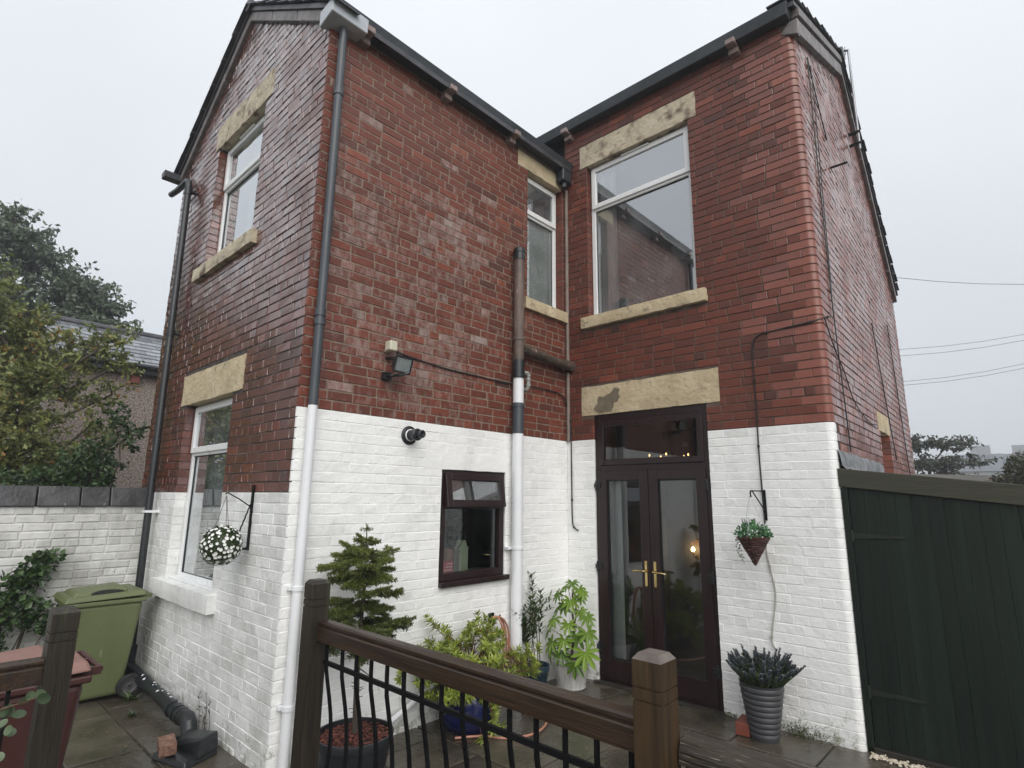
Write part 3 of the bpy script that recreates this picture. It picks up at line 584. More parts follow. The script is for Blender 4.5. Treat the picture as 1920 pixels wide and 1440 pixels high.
# lintels, sills
def stone(w, o, name, mtl, proud, chip=0.008, back=0.115):
    m = MB(); u0, u1, z0, z1 = o; nu = max(4, int((u1-u0)/0.09)); nz = 3
    fr = []
    for i in range(nu+1):
        for k in range(nz+1):
            u = u0+(u1-u0)*i/nu; z = z0+(z1-z0)*k/nz
            ed = i in (0, nu) or k in (0, nz); dd = -proud+(chip*rnd.uniform(0.3, 1.0) if ed else rnd.uniform(-0.0015, 0.0015))
            if i in (0, nu): u += rnd.uniform(-0.006, 0.003)*(1 if i == 0 else -1)
            if k in (0, nz): z += rnd.uniform(-0.004, 0.003)
            fr.append(w.P(u, z, dd))
    idx = lambda i, k: i*(nz+1)+k
    fs = [(idx(i, k), idx(i+1, k), idx(i+1, k+1), idx(i, k+1)) for i in range(nu) for k in range(nz)]
    ring = [idx(i, 0) for i in range(nu+1)]+[idx(nu, k) for k in range(1, nz+1)]+[idx(i, nz) for i in range(nu-1, -1, -1)]+[idx(0, k) for k in range(nz-1, 0, -1)]
    base = len(fr); bk = [v+w.N*(back+proud) for v in (fr[i] for i in ring)]
    fs += [(ring[q], ring[(q+1) % len(ring)], base+(q+1) % len(ring), base+q) for q in range(len(ring))]
    fs.append(tuple(base+q for q in range(len(ring))))
    m.add(fr+bk, fs); return m.build(name, mtl, house, smooth=True, angle=35)
stone(A, linA[0], 'lintel', STONE2, 0.006); stone(A, linA[1], 'lintel', STONE, 0.008)
stone(B, linB[0], 'lintel', STONE, 0.006); stone(B, linB[1], 'lintel', PW, 0.004, chip=0.003)
stone(Cw, linC[0], 'lintel', STONE2, 0.007); lt = stone(Cw, linC[1], 'lintel', STONE, 0.010, chip=0.012)
stone(D, linD[0], 'lintel', STONE, 0.006)
# spalled brown patch on the door lintel
m = MB(); key_ = [(0.385, 2.775), (0.40, 2.745), (0.455, 2.715), (0.53, 2.725), (0.60, 2.712), (0.625, 2.755), (0.635, 2.80), (0.68, 2.82), (0.72, 2.86), (0.70, 2.90), (0.715, 2.945), (0.655, 2.975), (0.625, 2.955), (0.60, 2.915), (0.55, 2.905), (0.51, 2.88), (0.455, 2.90), (0.43, 2.865), (0.435, 2.83)]
pts = []
for i in range(len(key_)):
    a, b_ = key_[i], key_[(i+1) % len(key_)]
    for f in (0, 0.33, 0.66): pts.append((a[0]+(b_[0]-a[0])*f+rnd.uniform(-0.006, 0.006), a[1]+(b_[1]-a[1])*f+rnd.uniform(-0.006, 0.006)))
m.add([Cw.P(u, z, -0.0125+rnd.uniform(-0.001, 0.001)) for u, z in pts], [tuple(range(len(pts)))]); m.build('spalled_patch', mat('bare_brown_stone', (0.13, 0.105, 0.07), (0.20, 0.165, 0.115), 14, (0.8, 0.95), bump=0.006, bscale=50), lt)
stone(A, silA[0], 'sill', STONE2, 0.055); stone(A, silA[1], 'sill', PWA, 0.075); stone(B, silB[0], 'sill', STONE, 0.05); stone(Cw, silC[0], 'sill', STONE, 0.055)

# white casement windows
def rect_frame(mb, w, u0, u1, z0, z1, d0, d1, fw, mi=0):
    w.box(mb, u0, u0+fw, z0, z1, d0, d1, mi); w.box(mb, u1-fw, u1, z0, z1, d0, d1, mi)
    w.box(mb, u0+fw, u1-fw, z0, z0+fw, d0+0.0012, d1, mi); w.box(mb, u0+fw, u1-fw, z1-fw, z1, d0+0.0012, d1, mi)
def pane(w, u0, u1, z0, z1, d, parent, mt=None):
    m = MB(); w.box(m, u0, u1, z0, z1, d, d+0.006); m.m = [1, 1, 0, 1, 1, 1]; return m.build('pane', [mt or GLASS, CLEAR], parent)
def white_window(w, o, zt, d0=0.10, vent=True, cill=True, gl=None):
    u0, u1, z0, z1 = o; u0 += 0.006; u1 -= 0.006; z1 -= 0.004
    m = MB(); fw = 0.052; rect_frame(m, w, u0, u1, z0+0.004, z1, d0, d0+0.065, fw); w.box(m, u0+fw, u1-fw, zt-0.026, zt+0.026, d0+0.001, d0+0.065)
    fr = m.build('window', UPVC, house, bevel=0.005, bseg=2)
    s = MB(); rect_frame(s, w, u0+0.020, u1-0.020, zt+0.002, z1-0.020, d0-0.022, d0+0.03, 0.058); sash = s.build('top_sash', UPVC, fr, bevel=0.006, bseg=2)
    pane(w, u0+0.07, u1-0.07, zt+0.05, z1-0.07, d0+0.0, fr, gl)
    pane(w, u0+fw-0.004, u1-fw+0.004, z0+fw-0.004, zt-0.022, d0+0.03, fr, gl)
    g_ = MB(); rect_frame(g_, w, u0+fw-0.001, u1-fw+0.001, z0+fw-0.001, zt-0.025, d0+0.021, d0+0.029, 0.010); g_.build('gasket', BLKPL, fr)
    if vent:
        v = MB(); w.box(v, (u0+u1)/2-0.2, (u0+u1)/2+0.16, z1-0.034, z1-0.014, d0-0.040, d0-0.021); v.build('trickle_vent', UPVC, fr, bevel=0.003)
    if cill:
        c_ = MB(); w.box(c_, u0-0.003, u1+0.003, z0+0.001, z0+0.022, 0.03, d0+0.002); c_.build('cill', UPVC, fr, bevel=0.004)
    return fr
white_window(A, winA1, 5.11, d0=0.10); white_window(A, winA2, 2.20, d0=0.10, vent=False); white_window(B, winB1, 5.03, d0=0.10, vent=False, gl=GLASSD); white_window(Cw, winC1, 5.19, d0=0.085)
# side window, just a dark casement
m = MB(); rect_frame(m, D, 2.31, 2.94, 1.56, 2.57, 0.10, 0.16, 0.05); f_ = m.build('window', UPVC, house, bevel=0.004); pane(D, 2.35, 2.90, 1.60, 2.53, 0.13, f_)

# mahogany kitchen window with the top light ajar
u0, u1, z0, z1 = winB2; u0 += 0.004; u1 -= 0.004
m = MB(); rect_frame(m, B, u0, u1, z0+0.05, z1-0.003, 0.012, 0.075, 0.062); B.box(m, u0+0.062, u1-0.062, 1.69, 1.735, 0.013, 0.075)
kw = m.build('window', MAHOG, house, bevel=0.005, bseg=2)
m = MB(); B.box(m, u0-0.002, u1+0.035, z0+0.002, z0+0.048, -0.045, 0.07); m.build('cill', MAHOG, kw, bevel=0.006, bseg=2)
pane(B, u0+0.058, u1-0.058, z0+0.108, 1.694, 0.045, kw, KGLASS)
def tilted(zh, ang, d_h):   # transform wall-B offsets about a horizontal hinge at height zh
    def f(u, z, d):
        dz = z-zh; dd = d-d_h; return B.P(u, zh+dz*math.cos(ang)-dd*math.sin(ang)*0, d_h+dd*math.cos(ang)+dz*math.sin(ang))
    return f
tf = tilted(2.0, R(8.5), 0.004)
def tframe(mb, u0, u1, z0, z1, d0, d1, fw):
    for (a, b_, c_, e_) in ((u0, u0+fw, z0, z1), (u1-fw, u1, z0, z1), (u0+fw, u1-fw, z0, z0+fw), (u0+fw, u1-fw, z1-fw, z1)):
        q = 0.001 if a > u0+1e-6 and b_ < u1-1e-6 else 0
        mb.hexa([tf(a, c_, d0+q), tf(b_, c_, d0+q), tf(b_, c_, d1), tf(a, c_, d1), tf(a, e_, d0+q), tf(b_, e_, d0+q), tf(b_, e_, d1), tf(a, e_, d1)])
m = MB(); tframe(m, u0+0.035, u1-0.035, 1.705, 2.012, -0.012, 0.045, 0.066); ts = m.build('top_sash', MAHOG, kw, bevel=0.006, bseg=2)
m = MB(); a, b_, c_, e_ = u0+0.098, u1-0.098, 1.768, 1.95
m.hexa([tf(a, c_, 0.012), tf(b_, c_, 0.012), tf(b_, c_, 0.018), tf(a, c_, 0.018), tf(a, e_, 0.012), tf(b_, e_, 0.012), tf(b_, e_, 0.018), tf(a, e_, 0.018)]); m.m = [1, 1, 0, 1, 1, 1]; m.build('pane', [GLASS, CLEAR], ts)
m = MB(); m.tube([tf(u0+0.05, 1.75, 0.05), B.P(u0+0.05, 1.80, 0.06)], 0.006, 6); m.build('stay', LTGREY, ts)

# mahogany french doors with a fixed light over
u0, u1, z0, z1 = doorC; u0 += 0.004; u1 -= 0.004; z0 = 0.012
m = MB(); fw = 0.06
Cw.box(m, u0, u0+fw, z0, z1-0.003, 0.02, 0.09); Cw.box(m, u1-fw, u1, z0, z1-0.003, 0.02, 0.09); Cw.box(m, u0+fw, u1-fw, 2.625, z1-0.003, 0.021, 0.09)
Cw.box(m, u0+fw, u1-fw, 2.075, 2.145, 0.021, 0.09); Cw.box(m, u0+fw, u1-fw, z0, 0.06, 0.021, 0.09)
fd = m.build('french_door', MAHOG, house, bevel=0.005, bseg=2)
m = MB(); rect_frame(m, Cw, u0+fw-0.012, u1-fw+0.012, 2.146, 2.624, 0.008, 0.05, 0.062); m.build('top_light_frame', MAHOG, fd, bevel=0.006, bseg=2)
pane(Cw, u0+0.10, u1-0.10, 2.20, 2.57, 0.035, fd, DARKGLASS)
mid = (u0+u1)/2-0.005
for (a, b_, hs) in ((u0+0.042, mid-0.004, 1), (mid+0.004, u1-0.042, -1)):
    m = MB(); fw2 = 0.098
    for (p, q, r0, r1, dq) in ((a, a+fw2, 0.05, 2.088, 0), (b_-fw2, b_, 0.05, 2.088, 0), (a+fw2, b_-fw2, 1.988, 2.088, 0.001), (a+fw2, b_-fw2, 0.05, 0.235, 0.001)):
        Cw.box(m, p, q, r0, r1, 0.004+dq, 0.07)
    leafd = m.build('door_leaf', MAHOG, fd, bevel=0.006, bseg=2)
    pane(Cw, a+fw2-0.005, b_-fw2+0.005, 0.23, 1.993, 0.036, leafd, DARKGLASS)
    g_ = MB(); rect_frame(g_, Cw, a+fw2-0.001, b_-fw2+0.001, 0.234, 1.989, 0.026, 0.034, 0.012); g_.build('gasket', BLKPL, leafd)
    hx = (b_-0.045) if hs == 1 else (a+0.045)
    hp = MB(); Cw.box(hp, hx-0.015, hx+0.015, 0.965, 1.205, -0.008, 0.003); pl = hp.build('handle_plate', BRASS, leafd, bevel=0.004, bseg=2)
    hl = MB(); hl.tube([Cw.P(hx, 1.11, -0.006), Cw.P(hx, 1.11, -0.05), Cw.P(hx-hs*0.015, 1.11, -0.056), Cw.P(hx-hs*0.11, 1.105, -0.052), Cw.P(hx-hs*0.125, 1.10, -0.046)], [0.011, 0.011, 0.011, 0.009, 0.006], 10); hl.build('lever', BRASS, pl, smooth=True) if False else hl.build('lever', BRASS, leafd, smooth=True)
    ox = a-0.018 if hs == 1 else b_+0.018
    for hz in (0.33, 1.11, 1.935):
        h_ = MB(); h_.tube([Cw.P(ox, hz-0.05, -0.012), Cw.P(ox, hz+0.05, -0.012)], 0.011, 10); Cw.box(h_, ox-0.03, ox+0.045 if hs == 1 else ox+0.03, hz-0.022, hz+0.022, -0.010, 0.003)
        if hs == -1: Cw.box(h_, ox-0.045, ox-0.0301, hz-0.022, hz+0.022, -0.010, 0.003)
        h_.build('hinge', BLKPL, leafd, smooth=True)
m = MB(); Cw.box(m, u0-0.02, u1+0.02, -0.012, 0.012, -0.06, 0.1); m.build('threshold', mat('dark_threshold', (0.02, 0.018, 0.014), (0.045, 0.04, 0.03), 12, (0.4, 0.6)), fd)

# rooms behind the glass
def room(w, u0, u1, z0, z1, d0, d1, mt, floor=None):
    m = MB(); P = w.P
    q = [P(u0, z0, d0), P(u1, z0, d0), P(u1, z0, d1), P(u0, z0, d1), P(u0, z1, d0), P(u1, z1, d0), P(u1, z1, d1), P(u0, z1, d1)]
    m.add(q, [(0, 1, 2, 3), (4, 5, 6, 7), (1, 2, 6, 5), (2, 3, 7, 6), (3, 0, 4, 7)]); return m.build('room_lining', mt, house)
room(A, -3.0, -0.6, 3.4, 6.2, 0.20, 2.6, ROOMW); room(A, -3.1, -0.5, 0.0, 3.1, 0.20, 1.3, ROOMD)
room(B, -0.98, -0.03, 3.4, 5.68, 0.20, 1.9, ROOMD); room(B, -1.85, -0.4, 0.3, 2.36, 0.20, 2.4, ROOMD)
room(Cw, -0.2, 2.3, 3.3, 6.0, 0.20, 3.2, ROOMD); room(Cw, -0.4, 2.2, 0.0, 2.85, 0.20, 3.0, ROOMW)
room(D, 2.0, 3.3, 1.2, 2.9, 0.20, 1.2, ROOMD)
# soffit strip that closes each opening behind its frame
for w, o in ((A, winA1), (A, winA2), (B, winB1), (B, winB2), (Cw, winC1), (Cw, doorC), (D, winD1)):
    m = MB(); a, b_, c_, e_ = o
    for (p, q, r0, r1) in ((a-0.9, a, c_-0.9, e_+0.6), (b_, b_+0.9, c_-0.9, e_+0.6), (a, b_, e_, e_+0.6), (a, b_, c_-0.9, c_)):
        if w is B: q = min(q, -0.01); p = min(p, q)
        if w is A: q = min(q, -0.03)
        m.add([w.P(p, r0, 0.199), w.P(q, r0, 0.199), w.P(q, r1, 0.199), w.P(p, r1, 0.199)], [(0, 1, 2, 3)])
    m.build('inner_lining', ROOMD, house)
def curtain(w, u0, u1, z0, z1, d, mt, label, folds=6, amp=0.03):
    m = MB(); n = folds*8
    P = []
    for i in range(n+1):
        u = u0+(u1-u0)*i/n; dd = d+amp*math.sin(i/n*folds*2*math.pi)+amp*0.3*math.sin(i*1.7)
        P += [w.P(u, z0, dd), w.P(u, z1, dd), w.P(u, z1, dd+0.006), w.P(u, z0, dd+0.006)]
    fs = []
    for i in range(n):
        for k in range(4): fs.append((i*4+k, i*4+(k+1) % 4, (i+1)*4+(k+1) % 4, (i+1)*4+k))
    fs += [(0, 1, 2, 3), (n*4+3, n*4+2, n*4+1, n*4)]
    m.add(P, fs); return tag(m.build('curtain', mt, smooth=True), label, 'curtain')
curtain(Cw, 0.36, 0.63, 3.86, 5.72, 0.165, CURT, 'white gathered curtain inside the wide upper window above the doors', 3, 0.018)
curtain(A, -2.05, -1.15, 4.1, 5.6, 0.24, NETC, 'pale net curtain in the upper gable window', 9, 0.012)
curtain(B, -0.68, -0.07, 3.95, 5.00, 0.175, mat('frosted_film', (0.26, 0.31, 0.29), (0.36, 0.40, 0.38), 40, (0.6, 0.8)), 'grey-green film added behind the narrow upper window by the corner as its frosted glass', 2, 0.004)  # added sheet behind the panes, standing in for their frosted glass
curtain(Cw, 0.40, 0.60, 0.1, 2.05, 0.15, CURT, 'flat white strip behind the left french door', 2, 0.006)  # nearly flat pale strip just inside the left door glass
curtain(A, -2.45, -1.9, 0.95, 2.65, 0.30, NETC, 'grey net drape inside the lower gable window', 4, 0.02)
# lit wall lamp and pendant inside the french doors
wl_ = thing('wall_lamp', 'lit warm wall lamp seen through the right french door', 'lamp', (0.23, 2.95, 1.0))
m = MB(); m.lathe([(0.0, -0.028), (0.02, -0.02), (0.027, 0.0), (0.02, 0.02), (0.008, 0.035)], (0.06, 2.90, 1.09), 14); m.build('bulb', BULB, wl_, smooth=True)
m = MB(); m.tube([(0.06, 2.99, 1.0), (0.06, 2.92, 0.99), (0.06, 2.90, 1.05)], 0.010, 8); m.build('bracket', BRASS, wl_, smooth=True)
ch = thing('pendant_light', 'small brass pendant light hanging behind the glass above the doors', 'lamp', (0.48, 1.5, 2.3))
m = MB(); m.tube([(0.48, 1.5, 2.84), (0.48, 1.5, 2.36)], 0.004, 6); m.lathe([(0.06, 2.80), (0.07, 2.82), (0.05, 2.85)], (0.48, 1.5, 0), 16); m.build('chain', BRASS, ch, smooth=True)
m = MB()
for k in range(5):
    a = k*2*math.pi/5; m.tube([(0.48, 1.5, 2.40), (0.48+0.12*math.cos(a), 1.5+0.12*math.sin(a), 2.30), (0.48+0.25*math.cos(a), 1.5+0.25*math.sin(a), 2.33)], 0.008, 6)
m.build('arm', BRASS, ch, smooth=True)
for k in range(5):
    a = k*2*math.pi/5; m = MB(); m.lathe([(0.004, 0), (0.010, 0.008), (0.010, 0.018), (0.002, 0.032)], (0.48+0.25*math.cos(a), 1.5+0.25*math.sin(a), 2.33), 8); m.build('bulb', BULBS, ch, smooth=True)
# things on the kitchen window sill
m = MB(); B.box(m, -1.9, -0.9, 1.07, 1.10, 0.08, 0.42); m.build('window_board', ROOMW, kw)
orn = thing('photo_block', 'red printed block standing on the kitchen window sill', 'ornament', (-0.2, -1.55, 1.10))
m = MB(); m.box(-0.215, -0.185, -1.62, -1.50, 1.101, 1.225); m.build('block', REDORN, orn, bevel=0.003)
m = MB()
for r_, (a, b_) in enumerate(((-1.575, -1.515), (-1.59, -1.515), (-1.605, -1.515))):
    y = a
    while y < b_: m.box(-0.1849, -0.184, y, y+0.010, 1.19-r_*0.027, 1.203-r_*0.027); y += 0.0155
m.build('print', PINKP, orn)
o = MB(); o.lathe([(0.0, 0), (0.05, 0.0), (0.058, 0.05), (0.05, 0.1), (0.0, 0.112)], (-0.20, -1.56, 1.227), 18); tag(o.build('round_jar', BROWNORN, smooth=True), 'small round brown jar on top of the red block', 'jar')
m = MB()
for x in (-0.235, -0.17):
    pr = [(-1.45, 1.101), (-1.345, 1.101), (-1.345, 1.315), (-1.335, 1.33), (-1.36, 1.345), (-1.375, 1.39), (-1.385, 1.40), (-1.41, 1.40), (-1.42, 1.39), (-1.435, 1.345), (-1.46, 1.33), (-1.45, 1.315)]
    m.add([(x, y, z) for y, z in pr]+[(x+0.012, y, z) for y, z in pr], [tuple(range(12)), tuple(range(23, 11, -1))]+[(k, (k+1) % 12, 12+(k+1) % 12, 12+k) for k in range(12)])
m.box(-0.222, -0.171, -1.447, -1.438, 1.102, 1.31); m.box(-0.222, -0.171, -1.357, -1.348, 1.102, 1.31)
tag(m.build('lantern_box', SAGE), 'sage green lantern-shaped box with scalloped top on the kitchen sill', 'ornament')
tiles = MB()
for i in range(14):
    for k in range(12): tiles.box(-1.2-0.001*((i+k) % 2), -1.19, -0.42-0.052*i-0.047, -0.42-0.052*i, 1.05+0.052*k, 1.05+0.052*k+0.047, 0, rnd.random())
t_ = tiles.build('tile_panel', TILE, house); t_['kind'] = 'stuff'
m = MB(); m.box(-1.19, -0.6, -0.46, -0.44, 1.66, 2.2); m.build('wall_unit', ROOMW, house, bevel=0.004)

# gutters, corbels, roofs
m = MB(); m.hexa([(0.004, -LW-0.06, EA+0.01), (0.115, -LW-0.06, EA+0.01), (0.115, 0.0, EA+0.01), (0.004, 0.0, EA+0.01), (0.004, -LW-0.06, EA+0.125), (0.135, -LW-0.06, EA+0.125), (0.135, 0.0, EA+0.125), (0.004, 0.0, EA+0.125)])
m.build('gutter', GUT, house, bevel=0.008, bseg=2)
m = MB(); m.hexa([(-1.0, -0.115, EC+0.01), (WC-0.005, -0.115, EC+0.01), (WC-0.005, -0.004, EC+0.01), (-1.0, -0.004, EC+0.01), (-1.0, -0.138, EC+0.135), (WC+0.012, -0.138, EC+0.135), (WC+0.012, -0.004, EC+0.135), (-1.0, -0.004, EC+0.135)])
m.build('gutter', GUT, house, bevel=0.008, bseg=2)
CORB = mat('corbel_brick', (0.17, 0.115, 0.10), (0.32, 0.25, 0.23), 12, (0.5, 0.7), bump=0.003, bscale=50)
for y in (-2.92, -1.97, -1.03):
    m = MB(); m.box(-0.01, 0.155, y-0.042, y+0.042, EA-0.018, EA+0.040); m.box(-0.01, 0.075, y-0.046, y+0.046, EA-0.078, EA-0.020); m.build('corbel', CORB, house, bevel=0.006)
for x in (0.10, 2.18):
    m = MB(); m.box(x-0.045, x+0.045, -0.16, 0.01, EC-0.018, EC+0.040); m.box(x-0.048, x+0.048, -0.075, 0.01, EC-0.078, EC-0.020); m.build('corbel', CORB, house, bevel=0.006)
# pale end box where the downpipe leaves the gutter
m = MB(); m.hexa([(-0.06, -LW-0.075, EA-0.10), (0.15, -LW-0.075, EA-0.06), (0.15, -LW+0.26, EA-0.06), (-0.0, -LW+0.26, EA-0.06), (-0.06, -LW-0.075, EA+0.05), (0.158, -LW-0.075, EA+0.075), (0.158, -LW+0.26, EA+0.075), (0.0, -LW+0.26, EA+0.07)])
m.build('gutter_end_box', LTGREY, house, bevel=0.006)
m = MB(); m.box(0.02, 0.13, -0.20, -0.03, EA-0.16, EA+0.012); m.tube([(0.075, -0.115, EA-0.16), (0.075, -0.115, EA-0.23)], 0.035, 10); m.build('hopper', GUT, house, bevel=0.008)
def slab(mb, pts, th):   # pts: 4 corners of the top, thickness downwards
    mb.hexa([(p[0], p[1], p[2]-th) for p in pts]+[tuple(p) for p in pts])
rf = MB(); y0, y1 = -LW-0.06, 1.6; e = 0.13
slab(rf, [(RX, y0, RZ+0.10), (0.0+e, y0, gable_a(e)+0.10), (0.0+e, -0.02, gable_a(e)+0.10), (RX, y1, RZ+0.10)], 0.05)
slab(rf, [(-WA-e, y0, gable_a(-WA-e)+0.10), (RX, y0, RZ+0.10), (RX, y1, RZ+0.10), (-WA-e, y1, gable_a(-WA-e)+0.10)], 0.05)
wroof = rf.build('roof', SLATED, house)
dx = lambda u, o_=0.0: WC+KD*u+o_
rf = MB()
slab(rf, [(-3.0, -0.10, EC+0.13), (dx(0, 0.06), -0.10, EC+0.13), (dx(DR, 0.06), DR, DRZ+0.12), (-3.0, DR, DRZ+0.12)], 0.05)
slab(rf, [(-3.0, DR, DRZ+0.12), (dx(DR, 0.06), DR, DRZ+0.12), (dx(DE, 0.06), DE+0.1, DEZ+0.08), (-3.0, DE+0.1, DEZ+0.08)], 0.05)
mroof = rf.build('roof', SLATED, house)
# verge stones under the slates and ragged slate edges
def verge(p0, p1, wall_off, name, mt, th, wd, parent, seg=6):
    p0, p1 = Vector(p0), Vector(p1)
    for k in range(seg):
        a = p0.lerp(p1, k/seg+0.004); b_ = p0.lerp(p1, (k+1)/seg-0.004); off = Vector(wall_off); j = rnd.uniform(-0.004, 0.004)
        m = MB(); dn = Vector((0, 0, -th)); m.hexa([a+dn, b_+dn, b_+dn+off*(1+j), a+dn+off*(1+j), a, b_, b_+off*(1+j), a+off*(1+j)]); m.build(name, mt, parent, bevel=0.004)
verge((0.0, -LW+0.02, gable_a(0)+0.045), (RX, -LW+0.02, RZ+0.045), (0, -0.062, 0), 'verge_stone', GREYSTONE, 0.115, 0.06, house, 3)
verge((RX, -LW+0.02, RZ+0.045), (-WA-0.04, -LW+0.02, gable_a(-WA-0.04)+0.045), (0, -0.062, 0), 'verge_stone', GREYSTONE, 0.115, 0.06, house, 3)
def slates_edge(p0, p1, out, n, mt, parent, lift=0.03, size=0.2):
    p0, p1 = Vector(p0), Vector(p1); out = Vector(out); s_ = (p1-p0)/n
    for k in range(n):
        a = p0+s_*(k-0.25); b_ = p0+s_*(k+1.0); up_ = Vector((0, 0, 0.012)); lft = Vector((0, 0, lift*rnd.uniform(0.6, 1.3))); inn = -out.normalized()*size; j = out*rnd.uniform(0.75, 1.15)
        m = MB(); m.hexa([a+lft+inn, a+lft+j, b_+j, b_+inn, a+lft+up_+inn, a+lft+up_+j, b_+up_+j, b_+up_+inn]); m.build('slate', mt, parent)
slates_edge((0.13, -LW-0.05, gable_a(0.13)+0.105), (RX, -LW-0.05, RZ+0.105), (0, -0.05, 0), 7, SLATED, wroof)
slates_edge((-WA-0.13, -LW-0.05, gable_a(-WA-0.13)+0.105), (RX, -LW-0.05, RZ+0.105), (0, -0.05, 0), 7, SLATED, wroof)
slates_edge((dx(0, 0.03), -0.1, EC+0.135), (dx(DR, 0.03), DR, DRZ+0.125), (0.06, 0, 0), 14, SLATED, mroof, lift=0.045)
slates_edge((dx(DE, 0.03), DE+0.1, DEZ+0.085), (dx(DR, 0.03), DR, DRZ+0.125), (0.06, 0, 0), 22, SLATED, mroof, lift=0.05)
verge((dx(0.0), 0.0, EC-0.0), (dx(DR), DR, DRZ-0.02), (0.055, 0, 0), 'verge_stone', GREYSTONE, 0.16, 0.06, house, 3)
verge((dx(0.0, 0.0), 0.0, EC+0.12), (dx(DR, 0.0), DR, DRZ+0.09), (0.075, 0, 0), 'verge_stone', GREYSTONE, 0.09, 0.06, house, 4)
verge((dx(DR), DR, DRZ+0.02), (dx(DE), DE, DEZ+0.0), (0.05, 0, 0), 'verge_stone', GREYSTONE, 0.12, 0.06, house, 6)
# kneeler stone at the eaves corner
m = MB(); m.hexa([(WC-0.10, -0.012, EC-0.10), (WC+0.05, -0.012, EC-0.17), (WC+0.05, 0.06, EC-0.17), (WC-0.10, 0.06, EC-0.10), (WC-0.02, -0.015, EC+0.0), (WC+0.06, -0.015, EC+0.0), (WC+0.06, 0.06, EC+0.0), (WC-0.02, 0.06, EC+0.0)]); m.build('kneeler', GREYSTONE, house, bevel=0.006)
for x in (RX,):
    m = MB(); m.tube([(x, -LW-0.09, RZ+0.10), (x, 1.6, RZ+0.10)], 0.075, 10); m.build('ridge_tile', SLATED, wroof, smooth=True)
m = MB(); m.tube([(-3.0, DR, DRZ+0.13), (dx(DR, 0.10), DR, DRZ+0.13)], 0.085, 10); m.build('ridge_tile', SLATED, mroof, smooth=True)

# downpipes
def collar(mb, x, y, z, r, h=0.05, n=16): mb.lathe([(r*0.98, z-h/2), (r+0.007, z-h/2), (r+0.007, z+h/2), (r*0.98, z+h/2)], (x, y, 0), n)
px, py = 0.055, -3.125
m = MB(); m.tube([(px, py, WL+0.012), (px, py, EA-0.05)], 0.034, 16)
for z in (5.05, 3.15, 3.08): collar(m, px, py, z, 0.034)
dp = m.build('downpipe', GREYPL, house, smooth=True); 
m = MB(); m.tube([(px, py, 0.0), (px, py, WL+0.012)], 0.034, 16)
for z in (1.17, 0.42): collar(m, px, py, z, 0.034, 0.03); m.box(px-0.05, px-0.02, py-0.055, py+0.055, z-0.012, z+0.012)
m.build('painted_length', WHTPIPE, dp, smooth=True)
sx, sy = 0.085, -0.925
m = MB(); m.tube([(sx, sy, 3.18), (sx, sy, 4.34)], 0.056, 18); collar(m, sx, sy, 3.42, 0.056, 0.035, 18); sp = m.build('soil_pipe', IRON, house, smooth=True)
m = MB(); m.tube([(sx, sy, 4.30), (sx, sy, 4.425)], 0.062, 18); collar(m, sx, sy, 4.39, 0.062, 0.02, 18); m.build('vent_cap', BLKPL, sp, smooth=True)
m = MB(); m.tube([(sx, sy, 3.0), (sx, sy, 3.19)], 0.063, 18); collar(m, sx, sy, 3.02, 0.063, 0.03, 18); m.build('coupling', BLKPL, sp, smooth=True)
m = MB(); m.tube([(sx, sy, 2.74), (sx, sy, 3.0)], 0.055, 18); m.build('white_length', WHTPIPE, sp, smooth=True)
m = MB(); m.tube([(sx, sy, WL), (sx, sy, 2.74)], 0.058, 18); collar(m, sx, sy, 2.72, 0.058, 0.04, 18); m.build('grey_length', GREYPL, sp, smooth=True)
m = MB(); m.tube([(sx, sy, 0.0), (sx, sy, WL)], 0.055, 18); collar(m, sx, sy, 1.32, 0.055, 0.025, 18); m.box(0.0, sx-0.03, sy-0.10, sy+0.07, 1.308, 1.332); m.build('painted_length', WHTPIPE, sp, smooth=True)
m = MB(); m.tube([(sx+0.01, sy+0.03, 3.335), (sx, sy+0.14, 3.325), (0.075, -0.3, 3.295), (0.070, -0.16, 3.29)], [0.045, 0.052, 0.052, 0.052], 14); m.tube([(0.070, -0.18, 3.29), (0.072, 0.02, 3.285)], 0.062, 14); m.build('branch_pipe', IRONM, sp, smooth=True)
m = MB(); m.tube([(sx+0.03, sy+0.05, 3.06), (sx+0.03, sy+0.105, 3.07), (sx+0.03, sy+0.12, 3.05), (sx+0.03, sy+0.12, 2.93), (sx+0.02, sy+0.11, 2.90), (0.0, sy+0.10, 2.89)], 0.022, 10)
for z in (3.045, 3.0, 2.94): collar(m, sx+0.03, sy+0.12, z, 0.022, 0.018, 12)
m.build('waste_pipe', mat('grey_waste_pipe', (0.22, 0.22, 0.20), (0.32, 0.31, 0.29), 9, (0.4, 0.6)), sp, smooth=True)
m = MB(); m.tube([(0.03, -0.014, 2.43), (0.03, -0.014, EA-0.2)], 0.022, 6); m.build('corner_strip', mat('pale_sealant', (0.17, 0.13, 0.11), (0.25, 0.20, 0.17), 6, (0.6, 0.8)), house)
bx0, bx1 = -3.06, -2.86
m = MB(); m.tube([(bx1, -LW-0.085, 0.30), (bx0, -LW-0.085, 5.36), (bx0-0.012, -LW-0.085, 5.43), (bx0-0.06, -LW-0.09, 5.46), (bx0-0.35, -LW-0.11, 5.44), (bx0-0.55, -LW-0.12, 5.46)], 0.035, 14)
bp = m.build('downpipe', BLKPL, house, smooth=True)
for z in (5.30, 3.55):
    m = MB(); x = bx1+(bx0-bx1)*(z-0.3)/5.06; m.lathe([(0.034, z-0.04), (0.041, z-0.04), (0.041, z+0.04), (0.034, z+0.04)], (x, -LW-0.085, 0), 14); m.box(x-0.01, x+0.06, -LW-0.06, -LW+0.004, z-0.012, z+0.012); m.build('clip', BLKPL, bp, smooth=True)
